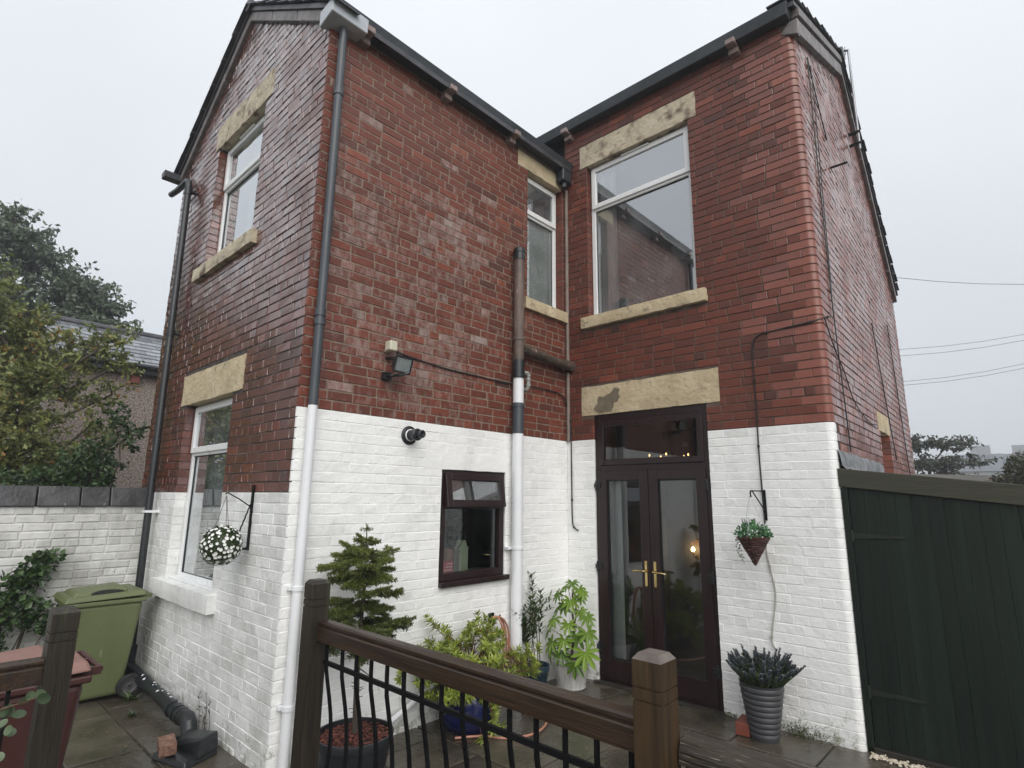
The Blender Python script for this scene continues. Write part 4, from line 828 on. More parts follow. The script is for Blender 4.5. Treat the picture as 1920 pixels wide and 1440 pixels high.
m = MB(); z = 1.62; x = bx1+(bx0-bx1)*(z-0.3)/5.06; m.box(x-0.055, x+0.055, -LW-0.128, -LW+0.004, z-0.012, z+0.012); m.build('painted_clip', WHTPIPE, bp)
m = MB(); m.hexa([(-WA-0.14, -LW-0.22, EA-0.06), (-WA-0.02, -LW-0.22, EA-0.06), (-WA-0.02, 0, EA-0.06), (-WA-0.14, 0, EA-0.06), (-WA-0.16, -LW-0.22, EA+0.03), (-WA-0.02, -LW-0.22, EA+0.03), (-WA-0.02, 0, EA+0.03), (-WA-0.16, 0, EA+0.03)]); m.build('gutter', GUT, house, bevel=0.006)
# gully pipe along the foot of the gable and its hopper
gp = thing('drain_pipe', 'black paint-splashed drain pipe lying along the foot of the white gable', 'pipe', (-2.0, -3.3, 0))
m = MB(); yp = -LW-0.085; m.tube([(-2.86, yp, 0.34), (-2.86, yp-0.005, 0.20), (-2.80, yp-0.01, 0.155), (-1.25, yp-0.03, 0.105)], 0.052, 16); m.build('pipe', BLKPL, gp, smooth=True)
m = MB()
for x in (-1.45, -1.33, -1.24): m.tube([(x-0.025, yp-0.028, 0.112), (x+0.025, yp-0.03, 0.108)], 0.062, 16)
m.tube([(-1.25, yp-0.03, 0.105), (-1.10, yp-0.035, 0.125), (-1.02, yp-0.045, 0.105), (-0.985, yp-0.05, 0.03)], 0.056, 16); m.build('elbow', BLKPL, gp, smooth=True)
m = MB()
for k in range(26):
    x = rnd.uniform(-2.4, -1.1); zz = 0.155-(x+2.8)/1.55*0.05; a = rnd.uniform(0.6, 2.3); r_ = 0.0525; s_ = rnd.uniform(0.004, 0.014)
    c = Vector((x, yp-0.02-r_*math.cos(a), zz+r_*math.sin(a))); m.lathe([(0, 0.002), (s_*0.7, 0.0015), (s_, -0.001)], c, 7, M=Vector((0, -math.cos(a), math.sin(a))).to_track_quat('Z', 'Y').to_matrix())
m.build('paint_splash', WHTPIPE, gp)['kind'] = 'stuff'
gh = thing('gully_surround', 'black plastic gully hopper on the flags at the end of the drain pipe', 'drain', (-0.8, -3.45, 0))
m = MB(); m.hexa([(-1.08, -3.40, 0.004), (-0.86, -3.63, 0.004), (-0.50, -3.53, 0.004), (-0.62, -3.27, 0.004), (-1.07, -3.40, 0.035), (-0.86, -3.61, 0.035), (-0.52, -3.52, 0.045), (-0.63, -3.28, 0.05)]); m.build('base', BLKPL, gh, bevel=0.006)
m = MB(); m.hexa([(-1.03, -3.35, 0.03), (-0.86, -3.50, 0.03), (-0.53, -3.44, 0.03), (-0.62, -3.27, 0.03), (-1.00, -3.35, 0.09), (-0.85, -3.46, 0.09), (-0.55, -3.43, 0.155), (-0.62, -3.285, 0.155)]); m.build('hood', BLKPL, gh, bevel=0.012, bseg=2)
M_ = Matrix.Translation((-0.79, -3.555, 0.085)) @ Matrix.Rotation(R(-12), 4, 'Z') @ Matrix.Rotation(R(4), 4, 'X')
m = MB(); m.tbox(M_, 0.20, 0.105, 0.075); tag(m.build('loose_brick', mat('chipped_brick', (0.10, 0.045, 0.03), (0.30, 0.17, 0.12), 22, (0.6, 0.8), bump=0.012, bscale=45), bevel=0.008, bseg=2), 'chipped old red brick lying on the black gully hopper', 'brick')
m = MB(); m.tube([(0.075, -2.40, 0.10), (0.075, -1.62, 0.42)], 0.022, 10); m.tube([(0.075, -1.62, 0.42), (-0.01, -1.60, 0.43)], 0.022, 10); tag(m.build('waste_pipe', WHTPIPE, smooth=True), 'white waste pipe sloping down the wall behind the potted shrubs', 'pipe')

# flue, floodlight, cables, aerial
fl = thing('boiler_flue', 'black round boiler flue sticking out of the white wall', 'flue', (0, -2.2, 2.3))
fc = Vector((0.0, -2.21, 2.305)); MX = Matrix(((0, 0, 1), (0, 1, 0), (-1, 0, 0)))
m = MB(); m.lathe([(0.0, 0.003), (0.080, 0.003), (0.080, 0.010), (0.064, 0.017), (0.056, 0.019)], fc, 28, M=MX); m.build('wall_collar', BLKPL, fl, smooth=True)
m = MB(); m.lathe([(0.049, 0.01), (0.052, 0.026), (0.046, 0.030)], fc, 24, M=MX); m.build('white_ring', WHTPIPE, fl, smooth=True)
m = MB(); m.lathe([(0.044, 0.02), (0.044, 0.09), (0.051, 0.09), (0.051, 0.12), (0.042, 0.125), (0.042, 0.14), (0.0, 0.14)], fc, 24, M=MX); m.lathe([(0.026, 0.12), (0.029, 0.13), (0.034, 0.185), (0.029, 0.19), (0.0, 0.18)], fc, 20, M=MX); m.build('terminal', BLKPL, fl, smooth=True)
fo = thing('floodlight', 'black security floodlight with dull glass and cream sensor on the brick wall', 'floodlight', (0, -2.4, 2.8))
Mf = Matrix.Translation((0.135, -2.44, 2.865)) @ Matrix.Rotation(R(6), 4, 'Z') @ Matrix.Rotation(R(16), 4, 'Y')
m = MB()
q = [Vector((0.045, a*0.088, b_*0.065)) for a, b_ in ((-1, -1), (1, -1), (1, 1), (-1, 1))]; q2 = [Vector((-0.03, a*0.055, b_*0.042)) for a, b_ in ((-1, -1), (1, -1), (1, 1), (-1, 1))]
m.hexa([Mf @ v for v in q2]+[Mf @ v for v in q]); m.build('housing', BLKPL, fo, bevel=0.006)
m = MB(); m.tbox(Mf @ Matrix.Translation((0.048, 0, 0)), 0.008, 0.158, 0.112); m.build('lens', LAMPGL, fo, bevel=0.003)
m = MB()
for (cy, cz, sy_, sz_) in ((0, 0.063, 0.18, 0.012), (0, -0.063, 0.18, 0.012), (-0.086, 0, 0.012, 0.136), (0.086, 0, 0.012, 0.136)): m.tbox(Mf @ Matrix.Translation((0.049, cy, cz)), 0.018, sy_, sz_)
m.build('bezel', BLKPL, fo, bevel=0.003)
m = MB(); m.tube([(0.0, -2.49, 2.775), (0.10, -2.49, 2.765), (0.15, -2.44, 2.768), (0.17, -2.36, 2.80)], 0.012, 8); m.tube([(0.0, -2.48, 2.93), (0.07, -2.46, 2.92), (0.11, -2.44, 2.90)], 0.014, 8); m.box(0.0, 0.05, -2.52, -2.45, 2.74, 2.80); m.build('bracket', BLKPL, fo, smooth=True)
m = MB(); m.box(0.035, 0.115, -2.525, -2.45, 2.975, 3.06); m.tube([(0.0, -2.49, 2.99), (0.06, -2.49, 2.985)], 0.018, 8); m.build('sensor', CREAM, fo, bevel=0.012, bseg=3)
def cable(pts, r, label, mt=CABLE, clips=0, name='cable'):
    pts = [Vector(p) for p in pts]; fine = []
    for i in range(len(pts)-1):
        p0, p1, p2, p3 = pts[max(i-1, 0)], pts[i], pts[i+1], pts[min(i+2, len(pts)-1)]
        for k in range(6):
            t = k/6; fine.append(0.5*((2*p1)+(-p0+p2)*t+(2*p0-5*p1+4*p2-p3)*t*t+(-p0+3*p1-3*p2+p3)*t**3))
    fine.append(pts[-1]); m = MB(); m.tube(fine, r, 6)
    o = m.build(name, mt, smooth=True)
    for k in range(clips):
        p = fine[int((k+0.5)/clips*(len(fine)-1))]; c = MB(); c.tbox(Matrix.Translation(p), 0.018, 0.018, 0.018); c.build('clip', mt, o)
    return tag(o, label, 'cable')
x = 0.012
cable([(0.03, -2.45, 3.01), (x, -2.30, 2.99), (x, -1.87, 2.955), (x, -1.45, 2.95), (x, -1.05, 2.945), (x, -0.60, 2.97), (x, -0.25, 2.965), (x+0.01, -0.10, 2.93), (0.03, -0.02, 2.80), (0.062, -0.014, 2.60), (0.068, -0.014, 2.0), (0.07, -0.014, 1.62), (0.085, -0.014, 1.50), (0.15, -0.014, 1.455)], 0.0075, 'black cable drooping from the floodlight across the brick into the corner', clips=8)
cable([(WC+0.012, 0.30, 3.40), (WC+0.004, 0.06, 3.33), (2.62, -0.010, 3.295), (2.35, -0.008, 3.28), (2.19, -0.008, 3.262), (2.125, -0.008, 3.18), (2.115, -0.008, 2.95), (2.115, -0.008, 2.62), (2.11, -0.012, 2.2), (2.112, -0.012, 1.93), (2.115, -0.012, 1.60)], 0.0065, 'black cable bending from the rounded corner down behind the hanging basket', clips=7)
cable([(2.115, -0.012, 1.60), (2.11, -0.012, 1.40), (2.15, -0.012, 1.12), (2.155, -0.012, 1.0), (2.11, -0.012, 0.75), (2.10, -0.012, 0.66), (2.13, -0.012, 0.60)], 0.0065, 'paint-smeared cable hanging down the white wall below the basket', CABLEW, clips=2)
def dp_(u, z, o_=0.012): return (WC+KD*u+o_, u, z)
cable([dp_(0.50, 6.15), dp_(0.46, 5.4), dp_(0.44, 4.6), dp_(0.42, 3.65), dp_(0.47, 2.9), dp_(0.53, 2.22)], 0.006, 'black cable running down the wet brick side wall near the rounded corner')
cable([dp_(0.62, 6.18), dp_(0.60, 5.5), dp_(0.52, 4.6), dp_(0.47, 3.9), dp_(0.43, 3.62)], 0.005, 'thin black cable converging with another on the side wall')
cable([dp_(0.50, 6.20), dp_(0.80, 5.80), dp_(1.05, 5.55)], 0.006, 'short black cable slanting under the side gable')
cable([dp_(0.04, 3.32), dp_(0.30, 3.12), dp_(0.62, 2.95), dp_(0.95, 2.72), dp_(1.6, 2.60), dp_(2.1, 2.62)], 0.005, 'wavy black cable sagging along the side wall toward the small window')
cable([dp_(2.55, 3.9), dp_(2.9, 3.0), dp_(3.2, 2.3)], 0.006, 'black cable on the far end of the side wall')
cable([dp_(3.9, 4.2), dp_(4.1, 3.0), dp_(4.3, 2.1)], 0.006, 'black cable beside the rear corner of the side wall')
ae = thing('aerial_mast', 'thin metal aerial mast clamped to the side gable', 'aerial', (2.72, 2.8, 6.4))
m = MB(); m.tube([(WC+0.05, 2.50, 6.15), (WC+0.05, 2.52, 7.62)], 0.014, 8); m.build('mast', mat('galvanised_pole', (0.25, 0.26, 0.28), (0.35, 0.36, 0.38), 8, (0.3, 0.5), metal=0.6), ae, smooth=True)
m = MB(); m.box(WC-0.06, WC+0.072, 2.485, 2.515, 6.22, 6.25); m.box(WC-0.06, WC+0.072, 2.485, 2.515, 6.38, 6.41); m.build('clamp', BLKM, ae)
m = MB(); m.tube([(WC+0.05, 2.52, 7.60), (WC-0.06, 2.40, 7.58)], 0.012, 6)
for k in range(5): m.tube([(WC-0.06+0.02*k, 2.40+0.025*k, 7.54), (WC-0.06+0.02*k, 2.40+0.025*k, 7.66)], 0.004, 5)
m.build('elements', BLKM, ae)
m = MB(); m.tube([dp_(1.15, 5.28, 0.0), dp_(1.15, 5.28, 0.16)], 0.012, 6); tag(m.build('iron_peg', BLKM), 'short iron peg sticking out of the wet side wall', 'peg')

# ------------------------------------------------------------------ lean-to and gate beside the house
lt_ = thing('lean_to', 'low lean-to with olive beam and lead flashing against the side wall', 'lean-to', (3.6, 0.8, 0))
m = MB(); m.hexa([(2.70, 0.02, 1.91), (5.2, 0.02, 1.60), (5.2, 0.10, 1.60), (2.70, 0.10, 1.91), (2.70, 0.02, 2.055), (5.2, 0.02, 1.735), (5.2, 0.10, 1.735), (2.70, 0.10, 2.055)]); m.build('beam', GATEB, lt_, bevel=0.004)
m = MB(); m.hexa([(2.66, 0.105, 1.98), (5.2, 0.105, 1.66), (5.2, 2.15, 1.66), (2.62, 2.15, 1.98), (2.66, 0.105, 2.03), (5.2, 0.105, 1.71), (5.2, 2.15, 1.71), (2.62, 2.15, 2.03)]); m.build('roof', SLATED, lt_)
for k in range(3):
    a, b_ = 0.04+k*0.68, 0.04+(k+1)*0.68-0.01; m = MB(); nn = 10; vs = []
    for i in range(nn+1):
        u = a+(b_-a)*i/nn
        for (z, o_) in ((2.205, 0.006), (2.16, 0.016+rnd.uniform(0, 0.006)), (2.08, 0.022+rnd.uniform(0, 0.01)), (2.045+rnd.uniform(-0.01, 0.01), 0.06+rnd.uniform(0, 0.02))): vs.append((WC+KD*u+o_, u, z+rnd.uniform(-0.004, 0.004)))
    m.add(vs, [(i*4+k2, (i+1)*4+k2, (i+1)*4+k2+1, i*4+k2+1) for i in range(nn) for k2 in range(3)]); m.build('flashing', LEAD, lt_, smooth=True)
m = MB(); m.box(2.708, 2.752, 0.03, 0.10, 0.0, 1.90); m.build('jamb', GATE, lt_, bevel=0.004)
gt = thing('board_gate', 'dark green gate of vertical boards with strap hinges beside the white corner', 'gate', (3.5, 0.07, 0))
x = 2.758
while x < 5.0:
    w_ = 0.098+rnd.uniform(-0.004, 0.004); zt = 1.915-(x-2.70)*0.126; m = MB(); m.hexa([(x, 0.045, 0.045), (x+w_, 0.045, 0.045), (x+w_, 0.068, 0.045), (x, 0.068, 0.045), (x, 0.045, zt), (x+w_, 0.045, zt-0.013), (x+w_, 0.068, zt-0.013), (x, 0.068, zt)], 0, rnd.uniform(0.2, 0.75))
    m.build('board', GATE, gt, bevel=0.0022); x += w_+0.0006
m = MB(); m.hexa([(2.757, 0.0683, 0.05), (4.98, 0.0683, 0.05), (4.98, 0.075, 0.05), (2.757, 0.075, 0.05), (2.757, 0.0683, 1.90), (4.98, 0.0683, 1.62), (4.98, 0.075, 1.62), (2.757, 0.075, 1.90)]); m.build('added_backing', GATE, gt)  # added sheet behind the boards keeps light from showing through gaps
m = MB()
for z in (0.35, 1.55): m.box(2.76, 4.98, 0.0755, 0.10, z-0.05, z+0.05)
m.build('ledge', GATE, gt)
for z in (1.53, 0.41):
    m = MB(); m.hexa([(2.715, 0.034, z-0.022), (3.10, 0.036, z-0.010), (3.10, 0.044, z-0.010), (2.715, 0.044, z-0.022), (2.715, 0.034, z+0.022), (3.10, 0.036, z+0.010), (3.10, 0.044, z+0.010), (2.715, 0.044, z+0.022)]); m.tube([(2.755, 0.036, z-0.045), (2.755, 0.036, z+0.045)], 0.012, 8)
    for xb in (2.82, 2.92, 3.02): m.lathe([(0.008, 0), (0.006, 0.005), (0, 0.006)], (xb, 0.035, z), 8, M=Matrix(((1, 0, 0), (0, 0, -1), (0, 1, 0))))
    m.build('strap_hinge', HINGE, gt, bevel=0.002)
m = MB(); m.box(2.72, 5.2, 0.03, 0.11, -0.03, 0.035); m.build('bottom_rail', WOODMD, lt_, bevel=0.004)
gv = MB()
for k in range(420):
    x = rnd.uniform(2.735, 3.6); y = -0.045+rnd.gauss(0, 0.022); r_ = rnd.uniform(0.006, 0.013); z = 0.004+rnd.uniform(0, 0.008)
    gv.lathe([(0.0, -r_*0.6), (r_*0.8, -r_*0.35), (r_, 0.0), (r_*0.7, r_*0.5), (0, r_*0.7)], (x, y, z), 6, M=Matrix.Rotation(rnd.uniform(0, 6), 3, 'Z') @ Matrix.Diagonal((1, rnd.uniform(0.6, 1), 1)))
o = gv.build('gravel', GRAVEL); o['kind'] = 'stuff'; tag(o, 'strip of cream gravel along the foot of the gate', 'gravel')

# ------------------------------------------------------------------ boundary wall
bw = thing('boundary_wall', 'old white-painted garden wall with black coping left of the house', 'wall', (-3.3, -4.5, 0))
BX = -3.20; BWl = Wall((BX, 0, 0), (0, 1, 0), (-1, 0, 0))
m = MB(); m.box(BX-0.22, BX-0.005, -8.5, -LW-0.02, -0.06, 1.665); bwc = m.build('core', PWB, bw)
n = 0; z = -0.03
while z < 1.64:
    hd = (n % 4 == 1); st = 0.115 if hd else 0.232; u = -8.5+(0.116 if n % 2 else 0)
    while u < -LW-0.03:
        s2 = st+rnd.uniform(-0.015, 0.015); u1_ = min(u+s2, -LW-0.02)
        if u1_-u > 0.03:
            vs, fs = brick_shape(BWl, u+0.004, u1_-0.004, z+0.004, z+0.073, rnd.uniform(0.000, 0.006), 0.006, 0.02, 0.02, 0.003)
            vis = u > -4.75
            if vis: MB().add(vs, fs, 0, rnd.random()).build('brick', PWB, bw)
            else:
                if n == 0 and u == -8.5: pass
                rest2 = globals().setdefault('REST2', MB()); rest2.add(vs, fs, 0, rnd.random())
        u += s2
    z += 0.077; n += 1
o = REST2.build('brickwork', PWB, bw); o['kind'] = 'stuff'
u = -LW-0.03
while u > -8.4:
    w_ = rnd.choice([0.225, 0.25, 0.30, 0.34]); m = MB(); a, b_ = u-w_+0.004, u-0.004; j = lambda: rnd.uniform(-0.004, 0.004)
    h1 = 1.862
    m.hexa([(BX-0.24, a, 1.668), (BX+0.035+j(), a, 1.668), (BX+0.035+j(), b_, 1.668), (BX-0.24, b_, 1.668), (BX-0.17, a, h1+j()), (BX-0.02, a, h1+j()), (BX-0.02, b_, h1+j()), (BX-0.17, b_, h1+j())], 0, rnd.uniform(0.15, 0.9))
    m.build('coping_brick', COPING, bw, bevel=0.010, bseg=2); u -= w_

# ------------------------------------------------------------------ railing
def post(name, x, y, zt, mt, parent, s_=0.09, z0=0.0):
    h = s_/2; m = MB(); g1, g2 = zt-0.112, zt-0.085
    rings = [(z0, h), (g1-0.0026, h), (g1-0.0016, h-0.004), (g1+0.0016, h-0.004), (g1+0.0026, h), (g2+0.0014, h), (g2+0.0024, h-0.004), (g2+0.0056, h-0.004), (g2+0.0066, h), (zt-0.016, h)]
    vs = [(x+a*r_, y+b_*r_, z) for z, r_ in rings for a, b_ in ((-1, -1), (1, -1), (1, 1), (-1, 1))]
    m.add(vs, [(i*4+k, i*4+(k+1) % 4, (i+1)*4+(k+1) % 4, (i+1)*4+k) for i in range(len(rings)-1) for k in range(4)]+[(3, 2, 1, 0)])
    o = m.build(name, mt, parent)
    c = MB(); vs = [(x+a*r_, y+b_*r_, z) for z, r_ in ((zt-0.016, h), (zt, h-0.013)) for a, b_ in ((-1, -1), (1, -1), (1, 1), (-1, 1))]
    c.add(vs, [(k, (k+1) % 4, 4+(k+1) % 4, 4+k) for k in range(4)]+[(4, 5, 6, 7)]); c.build('post_cap', WOODC if mt is WOODP2 else mt, o)
    return o
def rail(parent, p0, p1, zt, h=0.085, w=0.060, mt=WOODR):
    """moulded handrail from p0 to p1 (xy)"""
    p0 = Vector((*p0, 0)); p1 = Vector((*p1, 0)); d = (p1-p0).normalized(); sd = Vector((d.y, -d.x, 0))
    prof = [(-w/2, zt-h), (w/2, zt-h), (w/2, zt-0.030), (w/2-0.004, zt-0.026), (w/2-0.010, zt-0.023), (w/2-0.010, zt-0.019), (w/2-0.002, zt-0.015), (w/2-0.002, zt-0.007), (w/2-0.008, zt),
            (-w/2+0.008, zt), (-w/2+0.002, zt-0.007), (-w/2+0.002, zt-0.015), (-w/2+0.010, zt-0.019), (-w/2+0.010, zt-0.023), (-w/2+0.004, zt-0.026), (-w/2, zt-0.030)]
    k = len(prof); m = MB(); m.add([p+sd*a+Vector((0, 0, z)) for p in (p0, p1) for a, z in prof], [(i, (i+1) % k, k+(i+1) % k, k+i) for i in range(k)]+[tuple(range(k-1, -1, -1)), tuple(range(k, 2*k))])
    return m.build('handrail', mt, parent)
YR = -3.70
bal = thing('deck_railing', 'brown timber railing with bowed black metal balusters between two posts', 'railing', (2.25, YR, 0.2))
post('post', 1.392, YR-0.02, 1.415, WOODP, bal, 0.083); post('post', 3.094, YR, 1.402, WOODP2, bal, 0.083)
rail(bal, (1.434, YR), (3.052, YR), 1.243, w=0.054)
for k in range(15):
    x = 1.50+k*0.1085-(0.02 if k == 0 else 0); m = MB(); pts = []
    for i in range(15):
        z = 1.164-i*(1.164-0.30)/14; t = (1.06-z)/0.62
        b_ = 0.0 if t < 0 or t > 1 else 0.046*math.sin(math.pi*min(1, t))**1.2
        pts.append((x, YR+b_, z))
    m.tube(pts, 0.0085, 4); m.build('baluster', BLKM, bal)
m = MB(); m.box(1.46, 3.046, YR-0.006, YR+0.006, 1.064, 1.082); m.build('metal_rail', BLKM, bal)
m = MB(); m.box(1.46, 3.046, YR-0.02, YR+0.02, 0.30, 0.36); m.build('bottom_rail', WOODR, bal, bevel=0.006)
bl = thing('end_railing', 'weathered brown railing with grooved end post by the maroon bin', 'railing', (1.15, -5.3, 0.2))
post('post', 1.15, -4.605, 1.372, WOODP, bl, 0.083); rail(bl, (1.15, -4.647), (1.15, -6.2), 1.205, mt=WOODR)
for k in range(12):
    y = -4.73-k*0.108; m = MB(); m.tube([(1.15, y, 1.13), (1.15, y, 0.9), (1.09, y, 0.62), (1.15, y, 0.33)], 0.0085, 4); m.build('baluster', BLKM, bl)
m = MB(); m.box(1.13, 1.17, -6.2, -4.647, 0.30, 0.36); m.build('bottom_rail', WOODR, bl, bevel=0.006)
bm_ = thing('mossy_panel', 'old mossy timber rail with dark boards right of the front post', 'fence', (3.9, -3.65, 0.2))
m = MB(); nn = 24; vs = []
for i in range(nn+1):
    x = 3.142+i*(5.3-3.142)/nn; j = lambda s_=0.003: rnd.uniform(-s_, s_)
    vs += [(x, YR+0.022+j(), 1.148+j()), (x, YR+0.020+j(), 1.178+j()), (x, YR+0.034+j(), 1.198+j()), (x, YR+0.085+j(), 1.204+j()), (x, YR+0.098+j(), 1.180+j()), (x, YR+0.096+j(), 1.150+j())]
m.add(vs, [(i*6+k, i*6+(k+1) % 6, (i+1)*6+(k+1) % 6, (i+1)*6+k) for i in range(nn) for k in range(6)]+[(5, 4, 3, 2, 1, 0), tuple(nn*6+k for k in range(6))]); m.build('capping', WOODM, bm_, smooth=True, angle=30)
for k in range(5):
    z1 = 1.140-k*0.165; m = MB(); m.box(3.142, 5.3, YR+0.048+0.002*(k % 2), YR+0.072, z1-0.160, z1); m.build('board', WOODMD, bm_, bevel=0.005)
m = MB(); m.box(3.15, 5.3, YR+0.026, YR+0.046, 1.085, 1.118); m.build('moulding', WOODM, bm_, bevel=0.006)

# ------------------------------------------------------------------ wheeled bins
def bin_(name, label, x1, y0, y1, h, body, lid, wdt, lidlift=0.0, aperture=True):
    """body tapers downwards; near side at x1, wheels and handle on the +y end"""
    t = thing(name, label, 'bin', ((x1-wdt/2), (y0+y1)/2, 0)); x0 = x1-wdt; bt = h*0.90
    m = MB(); tp = 0.06
    lo = [(x0+tp, y0+0.10, 0.03), (x1-tp, y0+0.10, 0.03), (x1-tp, y1-0.09, 0.03), (x0+tp, y1-0.09, 0.03)]
    hi = [(x0+0.012, y0+0.02, bt-0.05), (x1-0.012, y0+0.02, bt-0.05), (x1-0.012, y1-0.015, bt-0.05), (x0+0.012, y1-0.015, bt-0.05)]
    m.hexa(lo+hi); bd = m.build('body', body, t, bevel=0.035, bseg=3)
    m = MB(); m.box(x0-0.006, x1+0.006, y0-0.006, y1+0.006, bt-0.055, bt-0.018); m.build('rim', body, t, bevel=0.010, bseg=2)
    m = MB(); m.hexa([(x0-0.012, y0-0.03, bt-0.015), (x1+0.012, y0-0.03, bt-0.015), (x1+0.012, y1+0.0, bt+0.002), (x0-0.012, y1+0.0, bt+0.002), (x0+0.015, y0+0.0, bt+0.028), (x1-0.015, y0+0.0, bt+0.028), (x1-0.015, y1-0.02, bt+0.05), (x0+0.015, y1-0.02, bt+0.05)]); ld = m.build('lid', lid, t, bevel=0.012, bseg=2)
    m = MB(); m.hexa([(x0+0.06, y0+0.03, bt+0.02), (x1-0.05, y0+0.03, bt+0.02), (x1-0.05, y1-0.13, bt+0.04), (x0+0.06, y1-0.13, bt+0.04), (x0+0.09, y0+0.06, bt+0.062), (x1-0.08, y0+0.06, bt+0.062), (x1-0.08, y1-0.16, bt+0.085), (x0+0.09, y1-0.16, bt+0.085)]); m.build('raised_panel', lid, ld, bevel=0.018, bseg=3)
    if aperture:
        m = MB(); cx, cy = x1-0.055, (y0+y1)/2
        pts = [(cx+0.002, cy+0.13*math.cos(a), bt+0.042+0.028*math.sin(a)) for a in [k*2*math.pi/20 for k in range(20)]]
        m.add([(p[0]+0.006, p[1], p[2]) for p in pts]+[(p[0]-0.03, p[1], p[2]) for p in pts], [tuple(range(20))]+[(k, (k+1) % 20, 20+(k+1) % 20, 20+k) for k in range(20)]); m.build('hand_recess', RUBBER, ld)
    m = MB(); m.tube([(x0+0.04, y1+0.045, bt-0.005), (x1-0.04, y1+0.045, bt-0.005)], 0.014, 10)
    for xx in (x0+0.05, (x0+x1)/2, x1-0.05): m.box(xx-0.012, xx+0.012, y1-0.03, y1+0.05, bt-0.03, bt+0.008)
    m.build('handle', body, t, smooth=True)
    for xx, s_ in ((x1-0.02, 1), (x0+0.02, -1)):
        m = MB(); MXX = Matrix(((0, 0, s_), (0, 1, 0), (-s_, 0, 0)))
        m.lathe([(0.055, -0.025), (0.092, -0.024), (0.100, -0.012), (0.100, 0.012), (0.092, 0.024), (0.068, 0.025), (0.064, 0.014)], (xx, y1-0.045, 0.10), 28, M=MXX); wh = m.build('wheel', RUBBER, t, smooth=True)
        m = MB(); m.lathe([(0.0, 0.020), (0.018, 0.020), (0.022, 0.010), (0.045, 0.008), (0.058, 0.016), (0.066, 0.014)], (xx, y1-0.045, 0.10), 24, M=MXX); m.build('hub', mat('dark_grey_hub', (0.05, 0.05, 0.05), (0.09, 0.09, 0.088), 10, (0.4, 0.6)), wh, smooth=True)
    m = MB(); m.tube([(x0-0.0, y1-0.045, 0.10), (x1-0.0, y1-0.045, 0.10)], 0.012, 8); m.build('axle', RUBBER, t)
    return t
bin_('wheeled_bin', 'olive green wheeled bin standing against the gable end', -2.36, -3.95, -3.36, 0.97, GBIN, GBIN, 0.56)
bin_('wheeled_bin', 'maroon wheeled bin with faded red lid behind the end post', 0.20, -4.80, -4.28, 1.00, RBIN, RLID, 0.52, aperture=False)

# ------------------------------------------------------------------ pots and plants
def pot(name, label, c, prof, mt, wall_th=0.012, soil=None, ribs=0, soilz=None):
    t = thing(name, label, 'plant pot', c)
    m = MB(); m.lathe(prof, c, 40); zt = prof[-1][1]; rt = prof[-1][0]
    m.lathe([(rt, zt), (rt-wall_th, zt), (rt-wall_th*1.2, zt-0.06)], c, 40); m.lathe([(0.0, prof[0][1]+0.001), (prof[0][0], prof[0][1])], c, 40)
    m.build('shell', mt, t, smooth=True, angle=50)
    m = MB(); m.lathe([(rt-wall_th, zt-0.045), (rt*0.5, zt-0.03), (0.0, zt-0.028)], c, 32); m.build('soil', soil or SOIL, t, smooth=True)
    return t
SPX, SPY = 0.40, -2.83
pot('plant_pot', 'large black plastic pot of bark chips holding the small spruce', (SPX, SPY, 0.0), [(0.195, 0.0), (0.235, 0.235), (0.247, 0.24), (0.252, 0.285), (0.25, 0.29)], POTB)
m = MB()
for k in range(700):
    a = rnd.uniform(0, 6.283); r_ = 0.225*math.sqrt(rnd.random()); M_ = Matrix.Translation((SPX+r_*math.cos(a), SPY+r_*math.sin(a), 0.255+rnd.uniform(0, 0.018)+0.02*(1-r_/0.22))) @ Matrix.Rotation(rnd.uniform(0, 6.28), 4, 'Z') @ Matrix.Rotation(rnd.uniform(-0.6, 0.6), 4, 'X')
    m.tbox(M_, rnd.uniform(0.010, 0.03), rnd.uniform(0.006, 0.016), 0.006, 0, rnd.random())
o = m.build('bark_chips', BARKCH); o['kind'] = 'stuff'; tag(o, 'reddish bark chips covering the soil of the black pot', 'bark chips')
pot('plant_pot', 'deep blue glazed pot under the spreading yellow-green shrub', (0.30, -1.72, 0.0), [(0.15, 0.0), (0.19, 0.02), (0.23, 0.12), (0.235, 0.22), (0.205, 0.29), (0.22, 0.31), (0.225, 0.335)], POTBL)
pot('plant_pot', 'dark teal plastic pot with slender upright shrub beside the white pot', (0.14, -0.74, 0.0), [(0.11, 0.0), (0.142, 0.20), (0.15, 0.205), (0.153, 0.25)], POTT)
fp = pot('plant_pot', 'streaked white plastic pot with large-leaved plant by the french doors', (0.285, -0.345, 0.0), [(0.132, 0.0), (0.142, 0.012), (0.136, 0.016), (0.182, 0.235), (0.195, 0.24), (0.200, 0.288), (0.199, 0.29)], POTW)
prof = [(0.098, 0.0)]
for k in range(9):
    za = 0.02+k*0.041; r0 = 0.100+0.062*(za/0.40); prof += [(r0, za), (r0+0.007, za+0.012), (r0+0.008, za+0.030), (r0+0.002, za+0.039)]
prof += [(0.166, 0.405)]
LX, LY = 2.085, -0.275
lp = pot('plant_pot', 'tall dark grey ribbed pot of lavender right of the doors', (LX, LY, 0.0), prof, POTG)
m = MB(); m.tbox(Matrix.Translation((1.93, -0.25, 0.05)) @ Matrix.Rotation(R(8), 4, 'Z'), 0.105, 0.215, 0.09); tag(m.build('loose_brick', REDB, bevel=0.005, bseg=2), 'clean red brick on the flags beside the lavender pot', 'brick')

def rv(s_=1.0): return Vector((rnd.gauss(0, 1), rnd.gauss(0, 1), rnd.gauss(0, 1))).normalized()*s_
